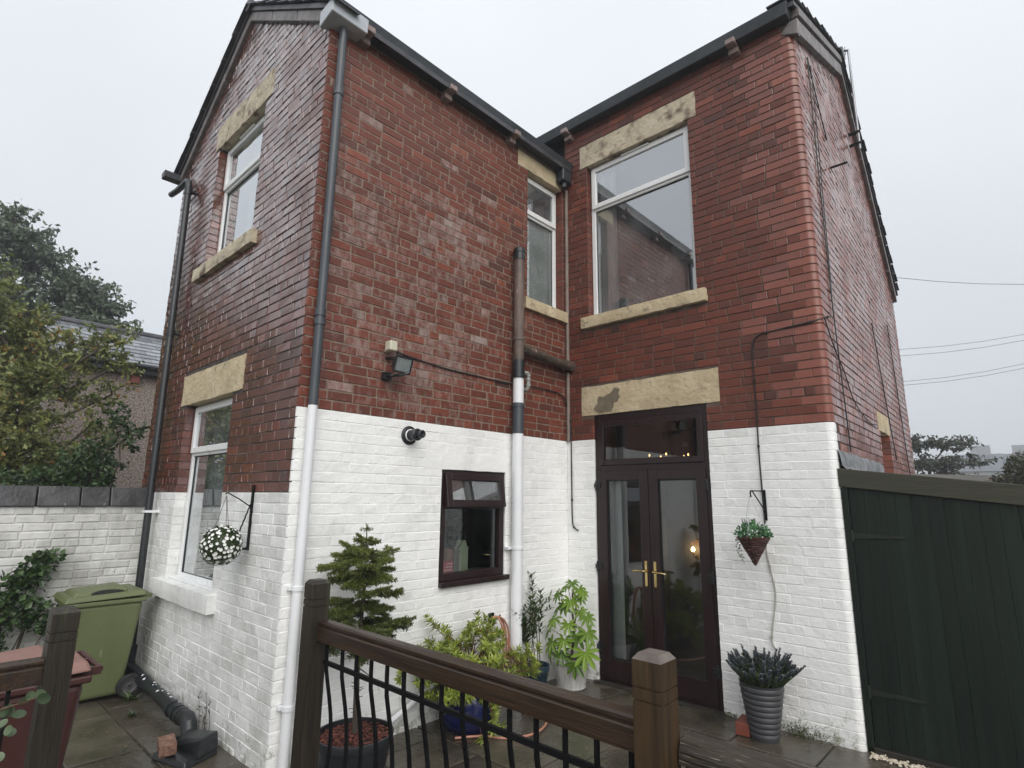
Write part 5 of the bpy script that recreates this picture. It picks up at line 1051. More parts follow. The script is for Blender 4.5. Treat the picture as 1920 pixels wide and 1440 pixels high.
# little spruce
spt = thing('spruce_tree', 'small potted spruce with bare lower trunk in front of white wall', 'tree', (SPX, SPY, 0.26))
m = MB(); tr = [(SPX+0.006*math.sin(z*6), SPY+0.006*math.cos(z*5), z) for z in [0.24, 0.45, 0.7, 0.95, 1.2, 1.4, 1.50, 1.585]]; m.tube(tr, [0.021, 0.019, 0.017, 0.014, 0.011, 0.007, 0.005, 0.003], 8); m.build('trunk', BARK, spt, smooth=True)
fo_ = MB(); br = MB()
def needles(p, d, L, dens, size, t0, t1):
    n_ = max(3, int(L*dens)); 
    for i in range(n_):
        q = p+d*(L*(i+rnd.random())/n_); s_ = rv(); s_ = (s_-d*s_.dot(d)); s_.z += 0.25
        if s_.length < 1e-3: continue
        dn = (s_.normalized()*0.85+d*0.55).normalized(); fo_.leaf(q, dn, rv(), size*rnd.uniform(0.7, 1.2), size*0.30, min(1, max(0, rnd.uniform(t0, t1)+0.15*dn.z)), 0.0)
def twig(p, d, L, lvl, t0, t1):
    d = d.normalized(); e = p+d*L; br.tube([p, p+d*L*0.5+Vector((0, 0, -0.004)), e], [0.0035 if lvl == 0 else 0.0018, 0.002, 0.001], 4, cap=False)
    st = 0.28*L if lvl == 0 else 0.0
    needles(p+d*st, d, L-st, 640, 0.022, t0, t1)
    if lvl < 2:
        k = max(2, int(L/0.047))
        for i in range(k):
            f = 0.30+0.66*i/k
            for s_ in (-1, 1):
                sd = d.cross(Vector((0, 0, 1))).normalized()*s_; dd = (d*0.75+sd*0.8+Vector((0, 0, rnd.uniform(-0.55, 0.12)))).normalized()
                l2 = L*(0.52 if lvl == 0 else 0.45)*(1-f*0.55)*rnd.uniform(0.75, 1.2)
                if l2 > 0.022: twig(p+d*(L*f), dd, l2, lvl+1, t0, t1)
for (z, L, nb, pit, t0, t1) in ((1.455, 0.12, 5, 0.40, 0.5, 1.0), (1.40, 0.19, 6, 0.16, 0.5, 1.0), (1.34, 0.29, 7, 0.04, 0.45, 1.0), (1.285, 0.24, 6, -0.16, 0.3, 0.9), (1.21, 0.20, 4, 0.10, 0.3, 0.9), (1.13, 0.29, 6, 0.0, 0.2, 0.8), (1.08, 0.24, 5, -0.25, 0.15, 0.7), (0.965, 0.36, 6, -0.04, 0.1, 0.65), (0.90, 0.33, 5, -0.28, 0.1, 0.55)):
    a0 = rnd.uniform(0, 6.28); nb += rnd.choice([-1, 0, 1])
    for k in range(nb):
        a = a0+k*2*math.pi/nb+rnd.uniform(-0.25, 0.25); pz = pit+rnd.uniform(-0.30, 0.28)
        twig(Vector((SPX, SPY, z+rnd.uniform(-0.055, 0.055))), Vector((math.cos(a), math.sin(a), pz)), L*rnd.uniform(0.62, 1.18), 0, t0, t1)
for a in (0.4, 2.5, 4.6): twig(Vector((SPX, SPY, 1.565)), Vector((math.cos(a), math.sin(a), 0.1)), 0.045, 2, 0.4, 0.8)
needles(Vector((SPX, SPY, 1.57)), Vector((0, 0, 1)), 0.03, 900, 0.018, 0.4, 0.8)
for k in range(9):
    a = rnd.uniform(0, 6.28); z = rnd.uniform(0.66, 0.88); d = Vector((math.cos(a), math.sin(a), rnd.uniform(-0.5, 0.0))).normalized(); L = rnd.uniform(0.1, 0.26); p = Vector((SPX, SPY, z))
    br.tube([p, p+d*L*0.6+Vector((0, 0, 0.01)), p+d*L], [0.004, 0.0025, 0.001], 4, cap=False)
    for j in range(4): q = p+d*L*rnd.uniform(0.4, 0.9); br.tube([q, q+(d+rv(0.8)).normalized()*0.06], [0.0016, 0.0008], 3, cap=False)
for k in range(26):
    a = rnd.uniform(0, 6.28); z = rnd.uniform(0.32, 0.66); p = Vector((SPX, SPY, z)); d = Vector((math.cos(a), math.sin(a), 0.2)); br.tube([p+d*0.012, p+d*rnd.uniform(0.03, 0.05)], [0.003, 0.0015], 4, cap=False)
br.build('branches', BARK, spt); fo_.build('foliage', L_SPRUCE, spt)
# low sprig that hangs out of the spruce toward the post
# yellow-green shrub with whorled leaves
ps = thing('evergreen_shrub', 'spreading yellow-green shrub with whorled leaves in the blue pot', 'shrub', (0.29, -1.72, 0.33))
m = MB(); lf = MB(); base = Vector((0.29, -1.72, 0.31))
def whorl(mb, p, d, n_, L, w, t0, t1):
    d = d.normalized(); a_ = d.orthogonal().normalized(); b_ = d.cross(a_); ph = rnd.uniform(0, 6.28)
    for k in range(n_):
        an = ph+k*2.4; lift = 0.15+0.75*k/n_; dd = (a_*math.cos(an)+b_*math.sin(an))*(1-lift*0.6)+d*lift
        mb.leaf(p-d*0.012*(1-k/n_), dd, d, L*rnd.uniform(0.75, 1.15), w*rnd.uniform(0.85, 1.15), 1.0 if rnd.random() < 0.015 else min(0.84, rnd.uniform(t0, t1)), 0.3, droop=0.12)
tips = []
for k in range(165):
    for _ in range(30):
        q = Vector((rnd.uniform(0.03, 0.80), rnd.uniform(-2.32, -0.98), rnd.uniform(0.05, 0.80)))
        e_ = ((q.x-0.36)/0.42)**2+((q.y+1.66)/0.62)**2+((q.z-0.45)/0.33)**2
        if 0.25 < e_ < 1.0 and not (q.y > -1.42 and q.z > 0.50): break
    tips.append(q+rv(0.03))
tips += [Vector((0.10, -1.98, 0.80)), Vector((0.12, -1.90, 0.74)), Vector((0.20, -2.32, 0.58)), Vector((0.25, -2.36, 0.52)), Vector((0.60, -1.86, 0.03)), Vector((0.62, -1.72, 0.07)), Vector((0.66, -1.78, 0.12)), Vector((0.30, -1.56, 0.80))]
for q in tips:
    md = base.lerp(q, 0.5)+Vector((rnd.uniform(-0.05, 0.05), rnd.uniform(-0.05, 0.05), 0.06)); m.tube([base+rv(0.03), md, q], [0.006, 0.004, 0.002], 5, cap=False)
    d = ((q-md).normalized()+Vector((0, 0, 0.5))).normalized()
    whorl(lf, q, d, 11, 0.060, 0.021, 0.2, 1.0)
    for j in range(2):
        q2 = q+rv(0.045); whorl(lf, q2, (d+rv(0.5)).normalized(), 9, 0.055, 0.019, 0.12, 0.95)
m.build('stems', STEM, ps); lf.build('foliage', L_PIERIS, ps)
# upright shrub
us_ = thing('upright_shrub', 'slender upright shrub with dark pointed leaves in the teal pot', 'shrub', (0.14, -0.74, 0.22)); m = MB(); lf = MB(); c = Vector((0.14, -0.74, 0.21))
for k in range(8):
    a = k*0.8; top = c+Vector((0.10*math.cos(a)-0.02, 0.17*math.sin(a), rnd.uniform(0.45, 0.72)))
    if k == 0: top = Vector((0.04, -0.64, 1.06))
    if k == 1: top = Vector((0.08, -0.56, 0.90))
    if k == 2: top = Vector((0.10, -0.98, 0.74))
    b0 = c+Vector((0.05*math.cos(a), 0.05*math.sin(a), 0)); pts = [b0.lerp(top, f)+Vector((0.012*math.sin(f*5+k), 0.012*math.cos(f*4+k), 0)) for f in (0, 0.35, 0.7, 1)]
    m.tube(pts, [0.006, 0.005, 0.004, 0.002], 5, cap=False)
    for i in range(34):
        f = 0.42+0.58*i/34; j = min(2, int(f*3)); q = pts[0].lerp(pts[-1], f); an = i*2.4
        lf.leaf(q, Vector((math.cos(an), math.sin(an), 0.75)), Vector((0, 0, 1)), rnd.uniform(0.055, 0.085), 0.028, rnd.random(), 0.3)
    for i in range(3):
        q = pts[0].lerp(pts[-1], rnd.uniform(0.5, 0.8)); d = Vector((rnd.uniform(-0.6, 0.8), rnd.uniform(-1, 1), 0.5)).normalized(); m.tube([q, q+d*0.12], [0.003, 0.001], 4, cap=False)
        for w_ in range(9): an = w_*2.4; lf.leaf(q+d*(0.03+0.01*w_), (d+Vector((math.cos(an), math.sin(an), 0.2))).normalized(), Vector((0, 0, 1)), 0.055, 0.02, rnd.random(), 0.3)
m.build('stems', BARK, us_); lf.build('foliage', L_LAUREL, us_)
# large-leaved plant: each palmate leaf is a piece of its own
ft = thing('fatsia_plant', 'large-leaved green plant with lobed hand-shaped leaves in the white pot', 'plant', (0.285, -0.345, 0.25))
def palmate():
    mb = MB(); nl = 8; vs = [(0, 0, 0)]; out = []
    for k in range(nl):
        a = R(-128)+R(256)*k/(nl-1); L = 1.0-0.30*abs(k-(nl-1)/2)/((nl-1)/2); da = R(256)/(nl-1)
        for (f, aa) in ((0.42, -0.5), (0.74, -0.27), (1.0, 0.0), (0.74, 0.27)):
            an = a+da*aa; out.append((math.sin(an)*L*f, math.cos(an)*L*f, 0.10*math.sin(f*2.4)-0.26*f*f+(0.05 if aa == 0 else 0.0)))
    a = R(128)+R(256)/(nl-1)*0.5; out.append((math.sin(a)*0.3, math.cos(a)*0.3, 0))
    vs += out; K = len(out); mb.add(vs, [(0, i, i+1) for i in range(1, K)], 0, 0.5); return mb
leafs = [] 
for t in (0.2, 0.5, 0.85):
    mb = palmate(); mb.t = [t]*len(mb.v); me = mb.build('leaf', L_FATSIA); leafs.append(me.data); bpy.data.objects.remove(me)
fb = Vector((0.285, -0.345, 0.24)); m = MB()
stem = [fb, fb+Vector((0.02, 0.03, 0.25)), fb+Vector((-0.02, 0.05, 0.5)), fb+Vector((0.01, 0.04, 0.66))]; m.tube(stem, [0.012, 0.011, 0.009, 0.006], 8)
m.tube([fb+Vector((0.02, 0.02, 0.25)), fb+Vector((0.04, 0.04, 0.45)), fb+Vector((0.02, 0.05, 0.62))], [0.009, 0.008, 0.006], 7)
spots_ = [((0.01, 0.02, 0.73), 0.085, (0.3, -0.6, 0.7)), ((0.12, -0.02, 0.68), 0.085, (0.7, -0.4, 0.5)), ((0.20, -0.06, 0.66), 0.075, (0.9, -0.3, 0.3)), ((-0.10, -0.06, 0.62), 0.10, (-0.3, -0.8, 0.5)), ((-0.19, -0.09, 0.60), 0.085, (-0.7, -0.6, 0.3)), ((0.06, -0.08, 0.57), 0.11, (0.4, -0.9, 0.4)), ((-0.02, -0.07, 0.52), 0.10, (0.0, -1.0, 0.35)), ((0.12, 0.0, 0.60), 0.08, (0.6, -0.5, 0.6)),
          ((-0.12, -0.10, 0.38), 0.12, (-0.4, -0.7, 0.6)), ((-0.20, -0.08, 0.28), 0.12, (-0.6, -0.6, 0.5)), ((-0.10, -0.16, 0.18), 0.13, (-0.2, -0.9, 0.4)), ((0.04, -0.16, 0.22), 0.12, (0.1, -0.9, 0.5)), ((0.14, -0.08, 0.26), 0.12, (0.5, -0.6, 0.6)), ((0.24, -0.06, 0.30), 0.13, (0.8, -0.4, 0.5)), ((0.27, -0.14, 0.14), 0.15, (0.5, -0.8, 0.5)), ((0.20, -0.20, 0.05), 0.13, (0.4, -0.9, 0.2)), ((-0.16, -0.12, 0.08), 0.11, (-0.5, -0.8, 0.2)), ((0.0, 0.1, 0.3), 0.12, (0, 0.5, 0.8)), ((0.02, -0.18, 0.10), 0.11, (0.1, -1.0, 0.3)), ((-0.06, 0.02, 0.68), 0.085, (-0.2, -0.5, 0.8)), ((0.08, 0.05, 0.46), 0.10, (0.4, -0.5, 0.7)), ((-0.14, 0.0, 0.48), 0.10, (-0.5, -0.6, 0.6)), ((0.18, 0.02, 0.42), 0.10, (0.6, -0.5, 0.6)), ((0.06, -0.12, 0.36), 0.10, (0.2, -0.9, 0.4))]
for i, (o_, s_, nrm) in enumerate(spots_):
    s_ *= 1.22; p = fb+Vector(o_); att = stem[2] if o_[2] > 0.45 else stem[1]*0.4+stem[0]*0.6; m.tube([att, att.lerp(p, 0.5)+Vector((0, 0, 0.03)), p], [0.004, 0.003, 0.0025], 5, cap=False)
    o = bpy.data.objects.new('leaf', leafs[i % 3]); COL.objects.link(o); o.parent = ft; o.matrix_parent_inverse = Matrix.Translation(-Vector(ft['_wl']))
    z = (Vector(nrm)+rv(0.12)).normalized(); y = Vector((o_[0], o_[1]-0.02, -0.35)); y = (y-z*y.dot(z)).normalized(); x = y.cross(z)
    o.matrix_basis = Matrix(((x.x*s_, y.x*s_, z.x*s_, p.x), (x.y*s_, y.y*s_, z.y*s_, p.y), (x.z*s_, y.z*s_, z.z*s_, p.z), (0, 0, 0, 1)))
m.build('stems', STEM, ft, smooth=True)
# lavender
lv = thing('lavender_plant', 'grey-blue lavender spikes fanning out of the ribbed pot', 'plant', (LX, LY, 0.38)); sp_ = MB(); gl_ = MB(); c = Vector((LX, LY, 0.375))
for k in range(95):
    a = rnd.uniform(0, 6.28); r_ = 0.13*math.sqrt(rnd.random()); b0 = c+Vector((r_*math.cos(a), r_*math.sin(a), 0)); lean = 0.30+1.1*(r_/0.13)**1.6
    d = Vector((math.cos(a)*lean*0.75, math.sin(a)*lean*0.75, 1)).normalized(); L = rnd.uniform(0.19, 0.31)*(1 if r_ < 0.1 else 0.85); e_ = b0+d*L
    gl_.tube([b0, e_], [0.0025, 0.0015], 4, cap=False)
    for i in range(46):
        f = rnd.random(); an = rnd.uniform(0, 6.28); gl_.leaf(b0+d*L*0.72*f, Vector((math.cos(an), math.sin(an), 0.9)), d, rnd.uniform(0.035, 0.06), 0.011, rnd.random(), 0.1)
    for i in range(34):
        f = 0.55+0.45*i/34; an = i*2.4; sp_.leaf(b0+d*L*f, (Vector((math.cos(an), math.sin(an), 0.3))+d*0.6), d, 0.026*(1.1-0.5*(f-0.55)/0.45), 0.017, rnd.random(), 0.5)
gl_.build('leaves', L_LAVG, lv); sp_.build('flower_spikes', L_LAV, lv)

# hanging cone basket by the doors
hb = thing('basket_bracket', 'small black iron wall bracket right of the french doors', 'bracket', (2.125, 0, 1.75))
m = MB(); m.box(2.115, 2.137, -0.012, -0.001, 1.63, 1.885); m.tube([(2.126, -0.008, 1.875), (2.118, -0.29, 1.872), (2.118, -0.305, 1.862), (2.118, -0.30, 1.845)], 0.006, 6); m.tube([(2.126, -0.008, 1.70), (2.119, -0.26, 1.87)], 0.0055, 6); m.tube([(2.118, -0.285, 1.868), (2.118, -0.31, 1.85), (2.118, -0.30, 1.825), (2.118, -0.28, 1.83)], 0.005, 6); m.build('iron', BLKM, hb)
cb = thing('hanging_basket', 'brown wicker cone basket of green plants hanging beside the doors', 'hanging basket', (2.11, -0.29, 1.28)); bc = Vector((2.112, -0.29, 0))
m = MB()
for k in range(34):
    f = k/33; z = 1.285+f*0.215; r_ = 0.006+0.118*f; pts = [(bc.x+(r_+rnd.uniform(-0.003, 0.003))*math.cos(a), bc.y+(r_+rnd.uniform(-0.003, 0.003))*math.sin(a), z+rnd.uniform(-0.003, 0.003)) for a in [j*2*math.pi/18 for j in range(19)]]
    m.tube(pts, 0.0052, 5, 0, rnd.random())
m.lathe([(0.0, 1.285), (0.118, 1.50)], (bc.x, bc.y, 0), 18); m.build('cone', WICKER, cb)
m = MB()
for k in range(3):
    a = k*2.1+0.5; m.tube([(bc.x+0.118*math.cos(a), bc.y+0.118*math.sin(a), 1.50), (bc.x+0.004*math.cos(a), bc.y-0.01, 1.83)], 0.0022, 4)
m.build('chain', LTGREY, cb)
m = MB()
for k in range(620):
    a = rnd.uniform(0, 6.28); r_ = 0.135*math.sqrt(rnd.random()); z = 1.49+rnd.uniform(0, 0.12)*(1-(r_/0.15)**2)+0.015; p = Vector((bc.x+r_*math.cos(a), bc.y+r_*math.sin(a), z)); m.leaf(p, rv()+Vector((0, 0, 0.4)), rv(), rnd.uniform(0.02, 0.04), 0.019, rnd.random(), 0.3)
for k in range(70):
    f = rnd.random(); p = Vector((bc.x-0.125-0.02*math.sin(f*3), bc.y-0.03, 1.50-0.2*f))+rv(0.016)+Vector((0.06*f, 0, 0)); m.leaf(p, rv()+Vector((0, 0, -0.5)), rv(), 0.016, 0.011, rnd.random()*0.5, 0.3)
m.build('foliage', L_BASK, cb)
m = MB()
for (ox, oy) in ((-0.03, 0.02), (-0.045, -0.02), (0.01, 0.02), (-0.07, 0.0)):
    b0 = Vector((bc.x+ox, bc.y+oy, 1.55)); d = Vector((ox*2, oy*2, 1)).normalized()
    for i in range(26): an = i*2.4; m.leaf(b0+d*(0.03+0.0026*i), Vector((math.cos(an), math.sin(an), 0.5)), d, 0.014, 0.009, rnd.random()*0.9, 0.4)
m.build('flower_spikes', L_LAV, cb)['kind'] = 'stuff'
m = MB()
for k in range(16):
    p = Vector((bc.x+rnd.uniform(-0.10, 0.12), bc.y-rnd.uniform(0.06, 0.12), 1.50+rnd.uniform(0, 0.06))); m.leaf(p, rv(), Vector((0, -1, 0.3)), 0.02, 0.018, 0.5, 0.1)
m.build('white_flowers', L_WHITE, cb)['kind'] = 'stuff'
# white flower ball on its twisted bracket
gb = thing('basket_bracket', 'black twisted iron bracket on the white gable wall', 'bracket', (-0.59, -LW, 1.6)); X = -0.597; Y0 = -LW
m = MB(); m.box(X-0.013, X+0.013, Y0-0.014, Y0-0.001, 1.385, 1.87); m.build('back_plate', BLKM, gb)
m = MB(); m.tube([(X, Y0-0.008, 1.70), (X, Y0-0.10, 1.76), (X, Y0-0.195, 1.81), (X, Y0-0.21, 1.80)], 0.005, 6); m.tube([(X, Y0-0.008, 1.395), (X, Y0-0.10, 1.395), (X, Y0-0.13, 1.395)], 0.009, 6)
tw = []
for i in range(30):
    f = i/29; tw.append((X+0.004*math.sin(i*1.6), Y0-0.02-0.10*f, 1.72-0.32*f+0.004*math.cos(i*1.6)))
m.tube(tw, 0.0055, 6); m.lathe([(0, -0.018), (0.016, 0), (0, 0.018)], (X, Y0-0.012, 1.70), 10); m.lathe([(0, -0.018), (0.016, 0), (0, 0.018)], (X, Y0-0.012, 1.40), 10); m.build('arm', BLKM, gb)
fbx = thing('flower_ball', 'hanging ball of artificial leaves dotted with white flowers', 'hanging basket', (-0.53, -LW-0.32, 1.44)); bc = Vector((-0.600, -LW-0.200, 1.430)); BRr = 0.142
m = MB()
for k in range(1500):
    d = rv(); m.leaf(bc+d*(BRr*rnd.uniform(0.80, 0.98)), (d+rv(0.8)), rv(), 0.016, 0.011, rnd.random(), 0.3)
m.lathe([(BRr*0.84*math.cos(R(a)), BRr*0.84*math.sin(R(a))) for a in range(-90, 91, 15)], bc, 20); m.build('foliage', L_BALL, fbx)
fm = MB()
for k in range(6): a = k*math.pi/3; fm.leaf((0, 0, 0), (math.cos(a), math.sin(a), 0.35), (0, 0, 1), 0.0155, 0.0145, 0.5, 0.2)
fme = fm.build('flower', L_WHITE); fdat = fme.data; bpy.data.objects.remove(fme)
nf = 230
for k in range(nf):
    zf = 1-2*(k+0.5)/nf; a = k*2.39996; rr = math.sqrt(1-zf*zf); d = (Vector((rr*math.cos(a), rr*math.sin(a), zf))+rv(abs(rnd.gauss(0, 0.13)))).normalized()
    o = bpy.data.objects.new('flower', fdat); COL.objects.link(o); o.parent = fbx; o.matrix_parent_inverse = Matrix.Translation(-Vector(fbx['_wl']))
    o.matrix_basis = Matrix.Translation(bc+d*BRr*1.0) @ d.to_track_quat('Z', 'Y').to_matrix().to_4x4() @ Matrix.Rotation(rnd.uniform(0, 1), 4, 'Z') @ Matrix.Scale(rnd.uniform(0.65, 1.2), 4)
m = MB()
for k in range(3):
    a = k*2.1; m.tube([(bc.x+0.06*math.cos(a), bc.y+0.06*math.sin(a), bc.z+0.11), (X, Y0-0.20, 1.79)], 0.0018, 4)
m.build('chain', BLKM, fbx)

# hose on its hook
hs = thing('garden_hose', 'salmon garden hose looped over a hook and trailing on the flags', 'hose', (0.1, -1.2, 0.4)); pts = []
hk = Vector((0.085, -1.20, 0.735))
for k in range(3):
    for i in range(25):
        a = math.pi/2+2*math.pi*i/24; ry = 0.125+0.02*k; rz = 0.27-0.02*k; pts.append((hk.x+0.018*k, hk.y-ry*0.15+ry*math.cos(a), hk.z-rz+rz*math.sin(a)))
pts += [(0.16, -1.22, 0.70), (0.20, -1.12, 0.45), (0.25, -1.02, 0.15), (0.34, -1.0, 0.02), (0.50, -1.06, 0.014), (0.66, -1.17, 0.014), (0.76, -1.36, 0.014), (0.76, -1.55, 0.014), (0.66, -1.70, 0.014), (0.52, -1.78, 0.014), (0.36, -2.02, 0.014)]
fine = []
P_ = [Vector(p) for p in pts]
for i in range(len(P_)-1):
    p0, p1, p2, p3 = P_[max(i-1, 0)], P_[i], P_[i+1], P_[min(i+2, len(P_)-1)]
    for k in range(3): t = k/3; fine.append(0.5*((2*p1)+(-p0+p2)*t+(2*p0-5*p1+4*p2-p3)*t*t+(-p0+3*p1-3*p2+p3)*t**3))
m = MB(); m.tube(fine, 0.0095, 8); m.build('hose', HOSE, hs, smooth=True)
m = MB(); m.tube([(0.0, -1.19, 0.715), (0.10, -1.19, 0.715), (0.125, -1.19, 0.75)], 0.008, 6); m.box(0.0, 0.02, -1.22, -1.16, 0.64, 0.75); m.build('hook', BLKM, hs)

# ------------------------------------------------------------------ ivy, weeds, sprig
def leafy(name, label, cat, blobs, n_, size, mt, base, kind=None, stems=True, seedup=0.25):
    t = thing(name, label, cat, base); lf = MB(); st = MB()
    tot = sum(b_[2] for b_ in blobs)
    for (c, r_, w_) in blobs:
        c = Vector(c)
        if stems: b0 = Vector(base); st.tube([b0, b0.lerp(c, 0.5)+rv(0.05), c], [0.012, 0.008, 0.004], 5, cap=False)
        for k in range(int(n_*w_/tot)):
            d = rv(); f = rnd.random()**0.45; p = c+Vector((d.x*r_[0], d.y*r_[1], d.z*r_[2]))*f
            s_ = size*rnd.uniform(0.6, 1.3); lf.leaf(p, rv()+Vector((0, 0, -0.2)), rv()+Vector((0, 0, 0.8)), s_, s_*0.75, rnd.random(), 0.25)
    if stems: st.build('stems', BARK, t)
    lf.build('foliage', mt, t); return t
leafy('ivy_climber', 'dark green ivy climbing the white garden wall by the bins', 'ivy', [((-3.08, -4.05, 1.18), (0.07, 0.13, 0.10), 1), ((-3.06, -4.16, 1.02), (0.09, 0.16, 0.14), 1.4), ((-3.02, -4.32, 0.88), (0.12, 0.20, 0.18), 1.6), ((-3.0, -4.10, 0.72), (0.13, 0.22, 0.16), 1.5), ((-2.98, -3.95, 0.62), (0.12, 0.16, 0.13), 1), ((-3.0, -4.4, 0.6), (0.14, 0.2, 0.3), 2)], 1500, 0.062, L_IVY, (-3.05, -4.2, 0.0))
def weed(x, y, s_, label, mt=L_LAUREL, group=None):
    m = MB(); n_ = 26
    for k in range(n_): a = rnd.uniform(0, 6.28); m.leaf((x+rnd.uniform(-s_, s_)*0.3, y+rnd.uniform(-s_, s_)*0.3, 0.0), (math.cos(a), math.sin(a), rnd.uniform(0.2, 1.4)), (0, 0, 1), s_*rnd.uniform(0.5, 1.2), s_*0.22, rnd.random(), 0.2, droop=0.2)
    o = m.build('weed', mt); tag(o, label, 'weed', group); return o
weed(-2.28, -3.40, 0.10, 'leafy weed growing from the flags by the green bin wheel', L_BALL); weed(-1.85, -3.50, 0.06, 'small flat weed in the crack of the flags near the drain pipe', L_BALL)
m = MB()
for (x, h) in ((-1.02, 0.30), (-0.98, 0.22), (-0.92, 0.26), (-1.06, 0.18), (-1.12, 0.25)):
    p = Vector((x, -LW-0.02, 0.02)); tip = p+Vector((rnd.uniform(-0.06, 0.06), -0.02, h)); m.tube([p, p.lerp(tip, 0.5)+rv(0.015), tip], [0.003, 0.002, 0.001], 4)
    for k in range(7): q = p.lerp(tip, rnd.uniform(0.3, 1)); m.leaf(q, rv()+Vector((0, -0.3, 0.3)), rv(), 0.03, 0.01, rnd.random(), 0.2)
tag(m.build('dead_weed', BARK), 'dry brown weed stalks against the wall behind the gully', 'weed')
m = MB()
for k in range(900):
    x = rnd.choice([rnd.gauss(2.36, 0.10), rnd.gauss(2.25, 0.06), rnd.uniform(1.66, 2.0)]); z = abs(rnd.gauss(0, 0.045 if x > 2.1 else 0.02)); m.leaf((x, -0.006-rnd.random()*0.05*(1-min(1, z*8)), z), rv()+Vector((0, -0.6, 0.4)), rv(), rnd.uniform(0.008, 0.018), 0.009, rnd.random(), 0.3)
o = m.build('moss', MOSS); o['kind'] = 'stuff'; tag(o, 'green moss along the foot of the white wall behind the lavender', 'moss')
# litter of fallen leaves
m = MB()
for k in range(110):
    x, y = rnd.uniform(0.3, 2.9), rnd.uniform(-3.4, -0.2)
    if rnd.random() < 0.35: x, y = rnd.uniform(-2.4, 0.5), rnd.uniform(-4.0, -3.4)
    a = rnd.uniform(0, 6.28); m.leaf((x, y, 0.009), (math.cos(a), math.sin(a), 0.06), (0, 0, 1), rnd.uniform(0.015, 0.035), rnd.uniform(0.008, 0.016), rnd.random(), 0.4)
o = m.build('fallen_leaves', mat('litter_leaf', (0.10, 0.05, 0.02), (0.26, 0.20, 0.10), 20, (0.6, 0.8), attr='tint')); o['kind'] = 'stuff'; tag(o, 'small fallen leaves scattered over the wet flags', 'leaves')
# eucalyptus sprig at the end railing
eu = thing('eucalyptus_sprig', 'round-leaved eucalyptus sprig reaching past the end post', 'plant', (1.72, -4.95, 0.25)); m = MB()
e0 = Vector((1.72, -5.05, 0.25)); e1 = Vector((1.74, -4.865, 1.185)); e2 = Vector((1.80, -4.735, 1.245))
pts = [e0, Vector((1.74, -5.0, 0.8)), Vector((1.77, -4.96, 1.08)), e1+Vector((0, 0, 0.02)), e2]; m.tube(pts, [0.006, 0.005, 0.003, 0.0025, 0.0015], 6); m.tube([pts[2], Vector((1.80, -4.97, 1.20)), Vector((1.83, -4.93, 1.26))], [0.003, 0.002, 0.001], 5); m.build('stem', STEM, eu, smooth=True)
om = MB(); om.lathe([(0.0, 0.0), (0.6, 0.02), (1.0, 0.10)], (0, 0, 0), 14); L0 = []
for t in (0.1, 0.5, 0.9):
    q = MB(); q.lathe([(0.0, 0.0), (0.55, 0.03), (1.0, 0.14)], (0, 0.9, 0), 14); q.t = [t]*len(q.v); ob = q.build('leaf', L_EUC, smooth=True); L0.append(ob.data); bpy.data.objects.remove(ob)
for k in range(46):
    f = min(1, k/29); q = Vector((1.79, -4.83, 1.19))+Vector((rnd.uniform(-0.03, 0.02), rnd.uniform(-0.05, 0.03), rnd.uniform(-0.08, 0.02))) if k > 29 else (pts[2].lerp(pts[3], f*2) if f < 0.5 else pts[3].lerp(pts[4], f*2-1)) if k % 4 else Vector((1.77, -4.96, 1.08)).lerp(Vector((1.83, -4.93, 1.26)), rnd.random()); s_ = (0.024-0.010*f)*rnd.uniform(0.8, 1.15)
    z = (Vector((0.7, -0.3, 0.5))+rv(0.9)).normalized(); y = rv(); y = (y-z*y.dot(z)).normalized(); x = y.cross(z)
    o = bpy.data.objects.new('leaf', L0[k % 3]); COL.objects.link(o); o.parent = eu; o.matrix_parent_inverse = Matrix.Translation(-Vector(eu['_wl']))
    o.matrix_basis = Matrix(((x.x*s_, y.x*s_, z.x*s_, q.x), (x.y*s_, y.y*s_, z.y*s_, q.y), (x.z*s_, y.z*s_, z.z*s_, q.z), (0, 0, 0, 1)))

# ------------------------------------------------------------------ neighbour's outbuilding
nb_ = thing('neighbour_house', 'pebbledashed house with wet slate roof beyond the garden wall', 'house', (-10.5, -1.0, 0))
NX, NRX, NE, NRZ, NY0, NY1 = -9.0, -11.0, 4.36, 5.40, -3.50, 4.0
m = MB(); m.hexa([(-13.0, NY0, -0.06), (NX, NY0, -0.06), (NX, NY1, -0.06), (-13.0, NY1, -0.06), (-13.0, NY0, NE), (NX, NY0, NE), (NX, NY1, NE), (-13.0, NY1, NE)]); m.build('wall', DASH, nb_)
m = MB(); m.add([(NX, NY0, NE), (-13.0, NY0, NE), (NRX, NY0, NRZ-0.06)], [(0, 1, 2)]); m.build('gable', DASH, nb_)
sl = (NRZ-NE)/(NX-NRX); m = MB(); slab(m, [(NRX, NY0-0.1, NRZ), (NX+0.18, NY0-0.1, NE-0.18*sl), (NX+0.18, NY1, NE-0.18*sl), (NRX, NY1, NRZ)], 0.05); slab(m, [(-13.2, NY0-0.1, NE-0.1), (NRX, NY0-0.1, NRZ), (NRX, NY1, NRZ), (-13.2, NY1, NE-0.1)], 0.05); nr = m.build('roof', SLATED, nb_)
rows = 9; Ls = 2.18
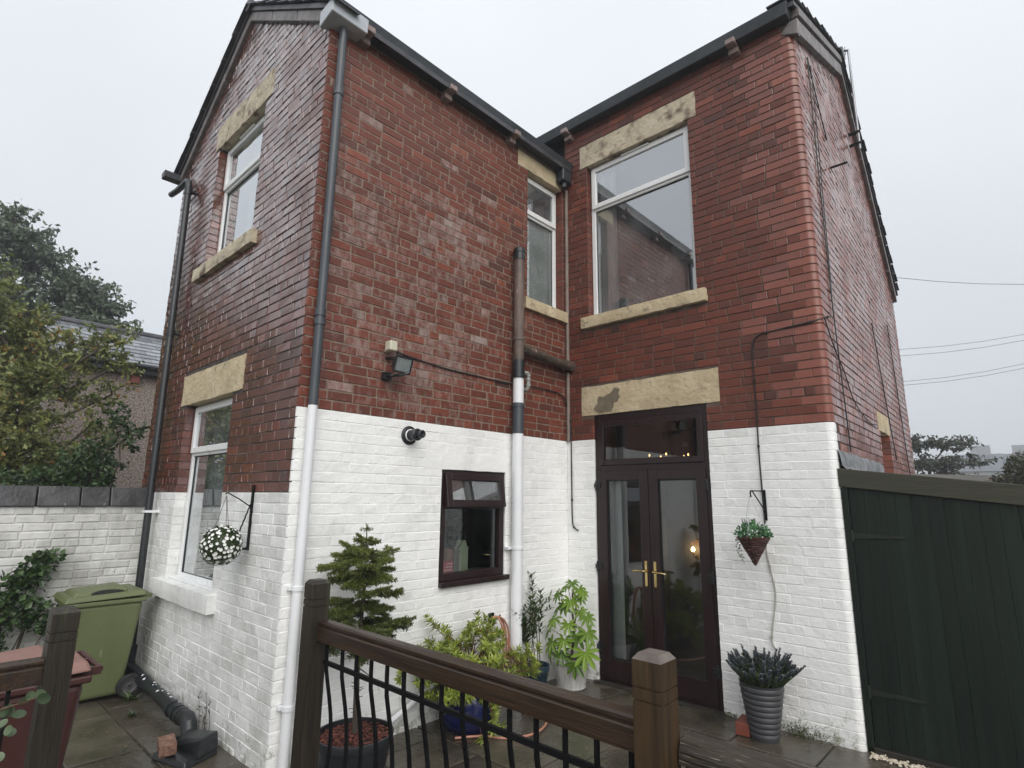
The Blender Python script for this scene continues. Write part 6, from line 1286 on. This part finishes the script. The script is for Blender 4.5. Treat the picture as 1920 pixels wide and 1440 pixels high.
for r_ in range(rows):
    f0, f1 = r_/rows, (r_+1)/rows+0.02; y = NY0-0.1-(0.15 if r_ % 2 else 0)
    while y < -0.2:
        a, b_ = max(y+0.004, NY0-0.1), y+0.30-0.004; xa = NX+0.19-f0*Ls; xb = NX+0.19-f1*Ls; za = NE-0.19*sl+f0*Ls*sl+0.022; zb = NE-0.19*sl+f1*Ls*sl+0.008
        m = MB(); m.hexa([(xb, a, zb), (xa, a, za), (xa, b_, za), (xb, b_, zb), (xb, a, zb+0.008), (xa, a, za+0.010), (xa, b_, za+0.010), (xb, b_, zb+0.008)], 0, rnd.random()); m.build('slate', SLATE, nr); y += 0.30
m = MB(); m.tube([(NRX, NY0-0.12, NRZ+0.02), (NRX, NY1, NRZ+0.02)], 0.09, 8); m.build('ridge_tile', SLATED, nr, smooth=True)
m = MB(); m.tube([(NX+0.24, NY0-0.1, NE-0.10), (NX+0.24, NY1, NE-0.10)], 0.05, 8); m.box(NX+0.10, NX+0.20, NY0-0.1, NY1, NE-0.24, NE-0.10); m.build('gutter', GUT, nb_)
m = MB(); m.box(NX-0.02, NX+0.10, -2.30, -2.16, NE-0.42, NE-0.27); m.build('vent_brick', REDB, nb_)

# ------------------------------------------------------------------ trees
def tree(name, label, base, trunk_top, tr_r, lobes, n_leaf, size, mt, twigs=22, bark=BARK, aspect=0.55, tmin=0.0, tmax=1.0):
    t = thing(name, label, 'tree', base, 'trees beyond the garden walls'); b0 = Vector(base); tt = Vector(trunk_top); wood = MB(); lf = MB()
    tk = [b0.lerp(tt, f)+rv(0.05*f) for f in (0, 0.25, 0.5, 0.75, 1)]; wood.tube(tk, [tr_r*(1-0.55*f) for f in (0, 0.25, 0.5, 0.75, 1)], 9)
    tot = sum(l[1][0]*l[1][1]*l[1][2] for l in lobes)**1.0
    for (c, r_) in lobes:
        c = Vector(c); st = b0.lerp(tt, min(1, max(0.35, (c.z-b0.z)/(tt.z-b0.z)-0.25))); k1 = st.lerp(c, 0.5)+rv(0.2); wood.tube([st, k1, c], [tr_r*0.34, tr_r*0.22, tr_r*0.1], 6, cap=False)
        w_ = r_[0]*r_[1]*r_[2]/tot; nl = int(n_leaf*w_); nt_ = max(6, int(twigs*(w_*len(lobes))**0.6)); per = max(1, nl//nt_)
        for q in range(nt_):
            d = rv(); e_ = c+Vector((d.x*r_[0], d.y*r_[1], d.z*r_[2]))*rnd.uniform(0.65, 1.12); s0 = k1.lerp(c, rnd.uniform(0.3, 1.0)); md = s0.lerp(e_, 0.55)+rv(0.12); wood.tube([s0, md, e_], [tr_r*0.08, tr_r*0.05, tr_r*0.02], 4, cap=False)
            tone = rnd.uniform(tmin, tmax)
            for i in range(per):
                f = 0.25+0.8*rnd.random(); p = (s0.lerp(md, f*2) if f < 0.5 else md.lerp(e_, f*2-1))+rv(abs(rnd.gauss(0, 0.16))*(r_[0]+r_[2])*0.30)
                s_ = size*rnd.uniform(0.6, 1.3); lf.leaf(p, rv()+Vector((0, 0, -0.35)), rv()+Vector((0, 0, 0.7)), s_, s_*aspect, min(1, max(0, tone*0.55+rnd.random()*0.5)), 0.25)
    wood.build('trunk', bark, t, smooth=True); lf.build('crown', mt, t); return t
def lob(cx, cy, cz, n_, sp, r_): return [((cx+rnd.gauss(0, sp[0]), cy+rnd.gauss(0, sp[1]), cz+rnd.gauss(0, sp[2])), (r_*rnd.uniform(0.7, 1.2), r_*rnd.uniform(0.7, 1.2), r_*rnd.uniform(0.55, 0.95))) for _ in range(n_)]
tree('sycamore_tree', 'tall dark green tree rising behind the slate roof', (-16.8, -3.6, 0), (-16.6, -3.4, 6.6), 0.26,
     [((-16.9, -4.6, 9.2), (1.0, 1.0, 0.8)), ((-16.4, -3.4, 8.5), (1.2, 1.2, 0.8)), ((-15.8, -2.5, 7.6), (1.1, 1.0, 0.7)), ((-15.2, -1.75, 6.8), (0.8, 0.9, 0.65)), ((-14.9, -1.45, 6.05), (0.8, 0.8, 0.6)), ((-15.4, -2.1, 7.3), (0.9, 0.9, 0.7)), ((-16.5, -4.0, 9.3), (0.9, 0.9, 0.7)), ((-15.6, -2.4, 6.3), (1.2, 1.1, 0.9)), ((-16.6, -3.8, 7.2), (1.3, 1.3, 0.9)), ((-17.2, -4.9, 7.9), (1.2, 1.2, 1.0)), ((-17.0, -4.6, 6.0), (1.3, 1.3, 1.0)), ((-16.0, -3.0, 5.2), (1.2, 1.2, 0.8)), ((-17.2, -4.4, 4.4), (1.3, 1.2, 0.9)), ((-16.4, -5.6, 9.9), (1.0, 1.0, 0.8)), ((-18.0, -5.8, 8.5), (1.2, 1.2, 1.0)), ((-17.0, -7.0, 8.6), (1.4, 1.4, 1.2)), ((-16.6, -8.2, 6.8), (1.5, 1.5, 1.3)), ((-16.4, -6.4, 6.4), (1.4, 1.4, 1.2)), ((-16.6, -7.2, 4.4), (1.4, 1.5, 1.1)), ((-16.4, -9.2, 4.8), (1.4, 1.5, 1.3))],
     74000, 0.15, L_FARTREE, twigs=50)
tree('autumn_tree', 'lower tree with turning orange-green leaves behind the garden wall', (-6.6, -4.6, 0), (-6.6, -4.1, 3.4), 0.10,
     [((-6.9, -4.3, 4.1), (0.7, 0.8, 0.5)), ((-7.0, -4.9, 4.6), (0.8, 0.8, 0.6)), ((-6.6, -3.9, 3.7), (0.6, 0.6, 0.45)), ((-6.4, -3.45, 3.95), (0.5, 0.5, 0.35)), ((-6.3, -3.15, 4.15), (0.40, 0.40, 0.30)), ((-6.5, -4.5, 3.3), (0.7, 0.8, 0.5)), ((-6.2, -4.1, 2.9), (0.7, 0.6, 0.4)), ((-6.1, -4.6, 2.4), (0.8, 0.7, 0.45)), ((-6.5, -4.0, 2.3), (0.7, 0.7, 0.4)), ((-5.8, -3.6, 2.1), (0.6, 0.5, 0.28)), ((-6.0, -3.2, 2.35), (0.45, 0.4, 0.25)), ((-5.6, -4.8, 2.0), (0.7, 0.7, 0.4)), ((-6.0, -4.9, 3.0), (0.6, 0.6, 0.5)), ((-5.7, -3.3, 2.85), (0.30, 0.3, 0.2)), ((-6.2, -2.98, 3.85), (0.34, 0.34, 0.24)), ((-6.1, -3.12, 3.25), (0.34, 0.34, 0.25)), ((-6.0, -3.02, 2.65), (0.32, 0.3, 0.22)), ((-6.2, -3.7, 3.3), (0.5, 0.5, 0.35)), ((-5.9, -3.9, 2.5), (0.6, 0.5, 0.35)), ((-6.9, -5.3, 3.8), (0.8, 0.8, 0.7)), ((-6.6, -6.0, 3.2), (0.9, 0.9, 0.7)), ((-6.4, -5.6, 2.3), (0.9, 0.8, 0.5)), ((-7.0, -6.4, 4.4), (0.8, 0.9, 0.7)), ((-6.4, -6.9, 2.5), (0.9, 0.8, 0.6))],
     38000, 0.080, L_AUTUMN, twigs=38)
tree('dark_bush', 'dark leafy bush just over the coping beside the gable', (-4.4, -3.4, 0), (-4.4, -3.4, 1.8), 0.05,
     [((-4.5, -3.40, 2.25), (0.35, 0.28, 0.25)), ((-4.5, -3.55, 2.0), (0.45, 0.35, 0.2)), ((-4.6, -3.95, 1.95), (0.5, 0.4, 0.16)), ((-4.4, -3.2, 2.55), (0.22, 0.18, 0.18)), ((-4.7, -4.3, 1.9), (0.5, 0.4, 0.16)), ((-4.6, -3.3, 2.7), (0.22, 0.2, 0.25)), ((-4.8, -3.7, 2.2), (0.4, 0.35, 0.2))], 5200, 0.062, L_IVY, twigs=18)
tree('ash_tree', 'hazy grey-green tree beyond the lean-to roof', (0.8, 20.6, 0), (0.9, 20.6, 3.0), 0.13,
     [((0.75, 20.0, 4.0), (0.8, 0.8, 0.28)), ((1.7, 20.8, 3.95), (0.9, 0.8, 0.30)), ((1.3, 20.4, 3.3), (1.0, 0.9, 0.30)), ((0.55, 20.0, 3.2), (0.8, 0.7, 0.30)), ((2.3, 21.2, 3.35), (0.7, 0.6, 0.22)), ((0.8, 20.2, 2.55), (0.9, 0.8, 0.30)), ((1.8, 20.8, 2.75), (0.8, 0.7, 0.25))], 5200, 0.13, L_RTREE, twigs=22)
# creeper-covered hedge, far fence, far houses
leafy('creeper_hedge', 'hedge of reddening creeper beyond the gate', 'hedge', [((3.35, 10.9, 2.15), (0.35, 0.4, 0.30), 1), ((3.7, 11.1, 2.45), (0.40, 0.5, 0.45), 1.6), ((4.2, 11.4, 2.75), (0.5, 0.6, 0.6), 2.4), ((3.9, 11.2, 1.9), (0.8, 0.6, 0.5), 2.2), ((4.8, 11.7, 2.6), (0.7, 0.7, 0.9), 3), ((4.0, 11.2, 1.2), (1.0, 0.6, 0.7), 2.5)], 16000, 0.07, L_HEDGE, (4.0, 11.3, 0))
fn = thing('slat_fence', 'weathered horizontal slat fence beyond the lean-to', 'fence', (2.6, 13.3, 0))
for k in range(11):
    m = MB(); z = 2.50-k*0.20; m.hexa([(1.6, 12.25, z-0.16), (3.6, 13.8, z-0.19), (3.6, 13.83, z-0.19), (1.6, 12.28, z-0.16), (1.6, 12.25, z), (3.6, 13.8, z-0.03), (3.6, 13.83, z-0.03), (1.6, 12.28, z)]); m.build('slat', FENCEW, fn)
m = MB(); m.box(1.95, 2.03, 12.62, 12.70, 0, 2.5); m.box(3.2, 3.28, 13.60, 13.68, 0, 2.5); m.build('post', FENCEW, fn)
def far_house(c, w_, d_, e_, r_, label, chims):
    x, y = c; t = thing('terraced_house', label, 'house', (x, y, 0), 'hazy houses beyond the gardens')
    m = MB(); m.box(x-w_/2, x+w_/2, y, y+d_, -0.06, e_); m.build('wall', FARW, t)
    m = MB(); m.hexa([(x-w_/2-0.2, y-0.2, e_), (x+w_/2+0.2, y-0.2, e_), (x+w_/2+0.2, y+d_+0.2, e_), (x-w_/2-0.2, y+d_+0.2, e_), (x-w_/2-0.2, y+d_/2-0.05, r_), (x+w_/2+0.2, y+d_/2-0.05, r_), (x+w_/2+0.2, y+d_/2+0.05, r_), (x-w_/2-0.2, y+d_/2+0.05, r_)]); rf_ = m.build('roof', FARR, t)
    for cx, ww, hh in chims:
        m = MB(); m.box(cx-ww/2, cx+ww/2, y+d_/2-0.4, y+d_/2+0.4, r_-0.6, r_+hh); m.build('chimney', FARW, rf_)
    for k in range(3):
        m = MB(); wx = x-w_/2+w_*(k+0.5)/3; m.box(wx-0.5, wx+0.5, y-0.03, y+0.01, e_-2.0, e_-0.7); m.build('window', GUT, t)
far_house((-1.0, 70), 4.2, 8, 5.0, 7.0, 'grey slate-roofed house with broad chimney half hidden by the tree', [(-0.5, 1.7, 0.9)])
far_house((4.4, 74), 6.0, 8, 5.2, 7.2, 'paler slate-roofed house with two chimneys behind the creeper', [(2.8, 1.6, 0.9), (6.2, 1.4, 0.9)])
# overhead wires
for i, (a, b_) in enumerate((((0.24, 23.63, 11.61), (4.46, 27.63, 11.36)), ((0.09, 24.36, 8.47), (4.18, 27.97, 9.18)), ((0.05, 24.41, 8.19), (4.14, 28.01, 8.92)), ((0.08, 24.74, 7.08), (4.01, 28.17, 7.90)), ((0.06, 24.77, 6.92), (3.99, 28.2, 7.71)))):
    a, b_ = Vector(a), Vector(b_); d = b_-a; pts = [a+d*f+Vector((0, 0, 0.10*(2*f-1)**2-0.10)) for f in (-1.2, -0.8, -0.4, 0, 0.33, 0.66, 1, 1.5, 2.0, 2.6)]; m = MB(); m.tube(pts, 0.010 if i else 0.013, 5)
    tag(m.build('overhead_wire', mat('grey_wire', (0.10, 0.10, 0.11), (0.13, 0.13, 0.14), 2, (0.5, 0.6))), ('single highest overhead wire crossing the sky beside the house', 'upper wire of the higher pair of overhead wires', 'lower wire of the higher pair of overhead wires', 'upper wire of the lower pair of overhead wires', 'lower wire of the lower pair of overhead wires')[i], 'wire', 'overhead wires')
hz = MB(); hz.box(-402, 402, -402, 402, -1.1, 13.0)
hm = bpy.data.materials.new('mist'); hm.use_nodes = True; ht = hm.node_tree; ht.nodes.clear()
pv = N(ht, 'ShaderNodeVolumePrincipled'); pv.inputs['Color'].default_value = (0.92, 0.95, 1.0, 1); pv.inputs['Density'].default_value = 0.0034; pv.inputs['Anisotropy'].default_value = 0.2
lk(ht, pv.outputs[0], N(ht, 'ShaderNodeOutputMaterial').inputs['Volume'])
ho = hz.build('haze', hm); ho['kind'] = 'stuff'; tag(ho, 'thin grey drizzle mist filling the air', 'haze')
for o in bpy.data.objects:
    if '_wl' in o: del o['_wl']
